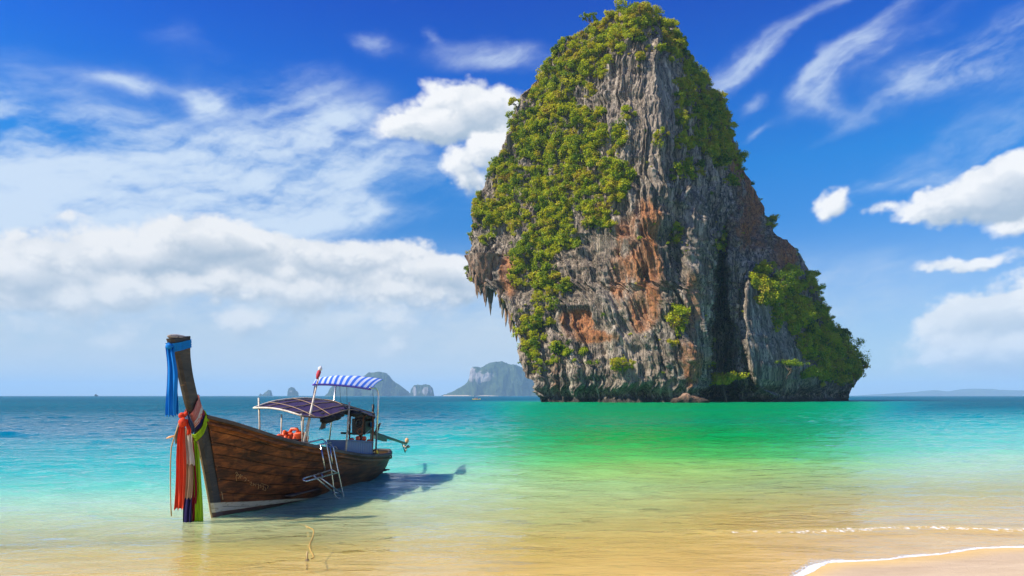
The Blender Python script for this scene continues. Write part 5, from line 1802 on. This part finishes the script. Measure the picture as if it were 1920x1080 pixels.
def cloth_mat(name, col, col2=None):
    m, t, out = new_mat(name)
    tc = t.n.new('ShaderNodeTexCoord').outputs['Object']
    n = t.noise(t.mapv(tc, (30, 30, 3)), 1.0, 4, 0.6)
    c = t.mix(t.ss(n, 0.4, 0.7), col, col2 or tuple(q * 0.72 for q in col))
    d = t.n.new('ShaderNodeBsdfPrincipled')
    t.put(d.inputs['Base Color'], c)
    d.inputs['Roughness'].default_value = 0.75
    d.inputs['Specular IOR Level'].default_value = 0.25
    t.put(d.inputs['Normal'], t.bump(n, 0.006, 0.5))
    tl = t.node('ShaderNodeBsdfTranslucent', Color=c)
    mx = t.n.new('ShaderNodeMixShader')
    mx.inputs[0].default_value = 0.28
    t.l.new(d.outputs[0], mx.inputs[1])
    t.l.new(tl.outputs[0], mx.inputs[2])
    t.l.new(mx.outputs[0], out.inputs['Surface'])
    return m


c_blue = cloth_mat('sky_blue_cloth', (0.005, 0.26, 0.75))
c_orange = cloth_mat('orange_red_cloth', (0.80, 0.075, 0.025))
c_white = cloth_mat('white_silk', (0.78, 0.72, 0.62))
c_beige = cloth_mat('beige_cloth', (0.58, 0.42, 0.27), (0.44, 0.28, 0.18))
c_navy = cloth_mat('navy_cloth', (0.028, 0.020, 0.115))
c_crim = cloth_mat('crimson_cloth', (0.36, 0.012, 0.022))
c_lime = cloth_mat('lime_cloth', (0.42, 0.66, 0.015))
c_brown = cloth_mat('brown_cloth', (0.10, 0.045, 0.03))
c_pink = cloth_mat('pink_striped_cloth', (0.52, 0.13, 0.11), (0.62, 0.34, 0.28))
c_slate = cloth_mat('slate_blue_cloth', (0.08, 0.12, 0.20))


def wrap(name, zc, tilt, width, mat, parent, origin, rad=(0.118, 0.0), seed=0, bulge=0.012):
    """a gathered band of cloth wound once round the prow"""
    nu, nv = 48, 9
    vs = []
    for j in range(nv):
        for i_ in range(nu):
            a = 2 * math.pi * i_ / nu
            z = zc + tilt * math.sin(a) + (j / (nv - 1) - .5) * width
            f_, a_ = float(smooth_interp(z, FORE, .08)), float(smooth_interp(z, AFT, .08))
            cs, hs_ = (f_ + a_) / 2, (a_ - f_) / 2 + .018
            hw = float(np.interp(z, *HALF)) + .018
            ca, sa = math.cos(a), math.sin(a)
            k_ = (abs(ca) ** 4 + abs(sa) ** 4) ** -.25
            pl_ = bulge * (.4 + abs(math.sin(j * 1.25 + .6 * math.sin(a * 2 + seed) + seed)))
            vs.append((ca * k_ * (hw + pl_) - origin[0], cs + sa * k_ * (hs_ + pl_) - origin[1], z - origin[2]))
    return link(name, np_mesh(name, vs, grid_quads(nv, nu, True)), mat, parent)


def scarf(label, origin):
    return on_boat('scarf', origin, label, 'scarf', 'scarves tied to the prow')


# sky blue scarf knotted at the very top
o_ = loc(319, 652, s=-.98)
sc_b = scarf('sky blue scarf knotted at the very top of the prow, hanging straight down', o_)
wrap('band', 2.755, 0.055, .115, c_blue, sc_b, o_, seed=1)
MB(o_).ball(o_ + Vector((0, -.02, .02)), (.055, .05, .045), 8, 12, .10, 3).build('knot', c_blue, sc_b)
cloth_strip('tail', [o_ + Vector((0, -.02, 0)), loc(320, 690, s=-1.02), loc(321, 735, s=-1.03), loc(321.5, 780, s=-1.02)], .155, 2.2, .018, c_blue, sc_b, o_, (1, .15, 0), 31)
cloth_strip('tail', [o_ + Vector((.03, 0, 0)), loc(325, 690, s=-.97), loc(326, 735, s=-.97), loc(327, 776, s=-.97)], .11, 1.5, .014, c_blue, sc_b, o_, (1, .2, 0), 33)
# pink striped scarf wound round the prow, orange-red knots and tails
o_ = loc(360, 775, s=-0.36)
sc_p = scarf('faded pink striped scarf wound highest round the lower prow', o_)
wrap('band', 1.80, .16, .13, c_pink, sc_p, o_, seed=2)
sc_w = scarf('white silk scarf with a pleated tail below the pink one', o_)
wrap('band', 1.70, .17, .08, c_white, sc_w, o_, seed=3)
cloth_strip('tail', [loc(351, 802, s=-0.53), loc(352, 825, s=-0.55), loc(352.5, 850, s=-0.55), loc(353, 872, s=-0.55)], .165, 2.4, .020, c_white, sc_w, o_, (1, .35, 0), 35, taper=(.75, 1.0))
sc_be = scarf('beige scarf hanging out from beneath the white tail', o_)
cloth_strip('tail', [loc(351, 820, s=-0.51), loc(352.5, 860, s=-0.52), loc(353, 900, s=-0.52), loc(353, 935, s=-0.52)], .125, 2.0, .015, c_beige, sc_be, o_, (1, .35, 0), 37)
sc_n = scarf('navy blue scarf with a short slate tail and a long dark tail', o_)
wrap('band', 1.635, .17, .055, c_navy, sc_n, o_, seed=5)
cloth_strip('tail', [loc(350, 773, s=-0.57), loc(355, 785, s=-0.61), loc(358, 797, s=-0.61), loc(360, 812, s=-0.60)], .075, 1.2, .014, c_slate, sc_n, o_, (1, .3, 0), 39, taper=(.8, 1.0))
cloth_strip('tail', [loc(351, 850, s=-0.47), loc(352, 900, s=-0.48), loc(352, 945, s=-0.48), loc(352, 990, s=-0.48)], .125, 1.8, .016, c_navy, sc_n, o_, (1, .35, 0), 41)
sc_o = scarf('orange-red scarf with a big knot and a broad hanging tail', o_)
kn = loc(343, 792, s=-0.65)
MB(o_).ball(kn, (.065, .06, .075), 8, 12, .09, 7).ball(loc(341, 779, s=-0.61), (.05, .05, .045), 8, 12, .1, 8).ball(loc(348, 777, s=-0.59), (.04, .04, .04), 8, 12, .1, 9).build('knot', c_orange, sc_o)
wrap('band', 1.665, .13, .06, c_orange, sc_o, o_, seed=8)
MB(o_).tube([kn, kn.lerp(Vector((0, -.44, 1.60)), .5) + Vector((.02, 0, -.02)), Vector((0, -.44, 1.60))], [.035, .04, .03], 8).build('twisted_end', c_orange, sc_o)
cloth_strip('tail', [kn + Vector((0, 0, -.03)), loc(340, 840, s=-0.68), loc(337.5, 900, s=-0.68), loc(336, 955, s=-0.68)], .145, 2.3, .020, c_orange, sc_o, o_, (1, .2, 0), 43, taper=(.45, 1.0))
cloth_strip('tail', [loc(351, 786, s=-0.63), loc(352, 797, s=-0.65), loc(353, 806, s=-0.65), loc(353, 815, s=-0.64)], .065, 1.2, .014, c_orange, sc_o, o_, (1, .2, 0), 45)
sc_c = scarf('dark crimson scarf hanging between the white and the lime ones', o_)
cloth_strip('tail', [loc(361, 815, s=-0.41), loc(362, 880, s=-0.41), loc(362, 935, s=-0.41), loc(358, 990, s=-0.41)], .085, 1.3, .014, c_crim, sc_c, o_, (1, .4, 0), 47)
sc_l = scarf('bright lime green scarf wound lowest, with the longest wide tail', o_)
wrap('band', 1.545, .20, .11, c_lime, sc_l, o_, seed=11, bulge=.025)
cloth_strip('tail', [loc(366, 803, s=-0.33), loc(368, 860, s=-0.36), loc(370, 930, s=-0.37), loc(371, 996, s=-0.37)], .135, 2.0, .018, c_lime, sc_l, o_, (1, .45, 0), 49, taper=(.35, 1.0))
sc_r = scarf('narrow dark brown strip of cloth trailing lowest into the water', o_)
cloth_strip('tail', [loc(356, 940, s=-0.45), loc(356, 965, s=-0.45), loc(356.5, 990, s=-0.45), loc(356, 1006, s=-0.45)], .055, 1.0, .012, c_brown, sc_r, o_, (1, .3, 0), 51)
# rope hanging beside the scarves, and a broken twig caught in it
o_ = loc(336, 790, s=-0.67)
rp = on_boat('hanging_rope', o_, 'thin tan rope hanging free beside the scarves', 'rope')
MB(o_).tube([loc(338, 785, s=-0.67), loc(332, 805, s=-0.69), loc(326, 822, s=-0.71), loc(321, 840, s=-0.71), loc(319.5, 870, s=-0.71), loc(319.5, 910, s=-0.71), loc(320, 945, s=-0.71), loc(321.5, 968, s=-0.71)], .009, 6).build('strand', m_rope, rp)
MB(o_).tube([loc(334, 800, s=-0.66), loc(331, 818, s=-0.67), loc(330, 832, s=-0.67)], [.02, .03, .012], 7).build('frayed_end', m_greycloth, rp)
tw = loc(325, 818, s=-0.69)
twig = on_boat('twig', tw, 'short pale twig stuck sideways through the scarves', 'twig')
MB(tw).tube([loc(312, 822, s=-0.71), loc(318, 819.5, s=-0.70), loc(329, 817, s=-0.67)], [.008, .016, .014], 6).build('stick', m_peach, twig)

# ------------------------------------------------------------------ rope and stake in the shallows


def ground(px, py, z=0.0):
    d = (EYE - z) * FPX / (py - HOR)
    return Vector(((px - 960) / FPX * d, d, z))


rope_p = [ground(561, 982, .02), ground(570, 985, .03), ground(580, 989.5, .05), ground(587, 993, .04), ground(588, 1000, .02), ground(586, 1008, .015), ground(582, 1017, .015), ground(580, 1025, .015), ground(583, 1033, .015),
          ground(587, 1041, .015), ground(588, 1045, .012), ground(584, 1048, .01)]
base = rope_p[8].copy()
base.z = 0
m_golden = simple('golden_rope', (0.50, 0.30, 0.07), 0.9, 0.0, 0.4, 80)
rr_ = empty('mooring_rope', base)
tag(rr_, 'frayed tan mooring rope snaking through the clear shallows in front of the boat', 'rope')
MB(base).tube([along(rope_p, f) for f in np.linspace(0, 1, 60)], .0075, 6).build('strand', m_golden, rr_)
sp = ground(576, 1050, 0)
st = empty('stake', sp)
tag(st, 'small wooden stake standing in the shallows at the end of the rope', 'stake')
MB().tube([(0, 0, -.12), (0.0, 0, .05), (.003, 0, .105)], [.014, .012, .009], 7).build('peg', m_rope, st)
MB().ball((0, 0, -.005), (.028, .02, .016), 6, 10, .15, 4).build('stone', m_deck, st)

# ------------------------------------------------------------------ far boats
kd = EYE * FPX / (749.8 - HOR)
kp = Vector(((893 - 960) / FPX * kd, kd, 0.0))
kay = empty('kayak', kp)
tag(kay, 'small yellow kayak far out, left of the sea stack', 'kayak')
m_kay = simple('yellow_hull', (0.72, 0.60, 0.12), 0.4)
vs, fs = [], []
for i_ in range(17):
    f_ = i_ / 16 * 2 - 1
    hw, zt = .42 * (1 - abs(f_) ** 2.4) + .02, .34 + .22 * abs(f_) ** 3
    for a_ in range(8):
        an = 2 * math.pi * a_ / 8
        vs.append((f_ * 2.0, hw * math.cos(an), .12 + (zt - .1) * .5 + (zt - .1) * .55 * math.sin(an)))
for i_ in range(16):
    for a_ in range(8):
        fs.append((i_ * 8 + a_, i_ * 8 + (a_ + 1) % 8, i_ * 8 + 8 + (a_ + 1) % 8, i_ * 8 + 8 + a_))
fs += [tuple(range(8)), tuple(128 + a_ for a_ in range(8))[::-1]]
MB().add(vs, fs).build('hull', m_kay, kay)
m_skin = simple('skin', (0.42, 0.22, 0.14), 0.6)
m_pinkv = simple('red_vest', (0.62, 0.10, 0.09), 0.7)
m_hair = simple('dark_hair', (0.02, 0.015, 0.012), 0.6)


def paddler(x, label, vest, arm_up):
    o = empty('person', kp + Vector((x, 0, .42)))
    tag(o, label, 'person')
    limbs = [([(0, 0, .02), (0, 0, .18), (0, 0, .34), (0, 0, .50), (0, 0, .58), (0, 0, .64)], [.15, .16, .155, .17, .075, .06]),
             ([(0, .12, .52), (-.02, .21, .50), (-.17, .30, .36), (-.36, .14, .42 + arm_up)], [.07, .065, .05, .035]),
             ([(0, -.12, .52), (-.02, -.21, .50), (-.17, -.30, .34), (-.36, -.14, .42 - arm_up * .5)], [.07, .065, .05, .035]),
             ([(0, .09, .08), (-.34, .13, .18), (-.66, .12, .02)], [.10, .08, .05]), ([(0, -.09, .08), (-.34, -.13, .18), (-.66, -.12, .02)], [.10, .08, .05])]
    mb = MB()
    for pa, ra in limbs:
        mb.tube(pa, ra, 8)
    mb.ball((0, 0, .755), (.095, .085, .125), 8, 10)
    mb.build('body', m_skin, o)
    MB().tube([(0, 0, .10), (0, 0, .32), (0, 0, .50), (0, 0, .56)], [.175, .18, .195, .10], 12).build('vest', vest, o)
    MB().ball((.02, 0, .80), (.105, .098, .10), 8, 10).build('hair', m_hair, o)


paddler(.45, 'person in a red vest sitting behind in the far yellow kayak', m_pinkv, .0)
paddler(-.55, 'person in a pale top sitting in front in the far kayak, paddle raised', m_peach, .28)
pd = empty('paddle', kp + Vector((-.95, 0, .9)))
tag(pd, 'white double paddle held up in the far yellow kayak', 'paddle')
MB().tube([(.35, .3, -.25), (-.35, -.1, .75)], .025, 6).build('shaft', m_black, pd)
MB().ball((-.5, -.18, .95), (.12, .05, .30), 6, 8).build('blade', m_white, pd)
MB().ball((.5, .38, -.42), (.12, .05, .26), 6, 8).build('blade', m_white, pd)

sd = 2100.0
for px, ln_, lab in ((180.5, 12.0, 'tiny dark ship on the horizon at the far left'), (372, 9.0, 'tiny dark ship on the horizon just behind the prow')):
    so = empty('ship', ((px - 960) / FPX * sd, sd, 0))
    tag(so, lab, 'ship')
    m_ship = m_slab = simple('dark_blue_hull', (0.03, 0.06, 0.09), 0.6)
    vs = []
    for f_ in np.linspace(-1, 1, 9):
        hw = 2.2 * (1 - abs(f_) ** 3) + .1
        vs += [(f_ * ln_ / 2, -hw, 3.0 + abs(f_) ** 2), (f_ * ln_ / 2, hw, 3.0 + abs(f_) ** 2), (f_ * ln_ / 2.3, hw * .6, -.3), (f_ * ln_ / 2.3, -hw * .6, -.3)]
    fs = [(i_ * 4 + j, i_ * 4 + (j + 1) % 4, i_ * 4 + 4 + (j + 1) % 4, i_ * 4 + 4 + j) for i_ in range(8) for j in range(4)] + [(0, 3, 2, 1), (32, 33, 34, 35)]
    MB().add(vs, fs).build('hull', m_ship, so, False)
    MB().box((-ln_ * .12, 0, 4.4), (ln_ * .35, 2.6, 3.0)).box((-ln_ * .12, 0, 6.3), (ln_ * .18, 1.8, 1.2)).build('cabin', m_ship, so, False, .2)
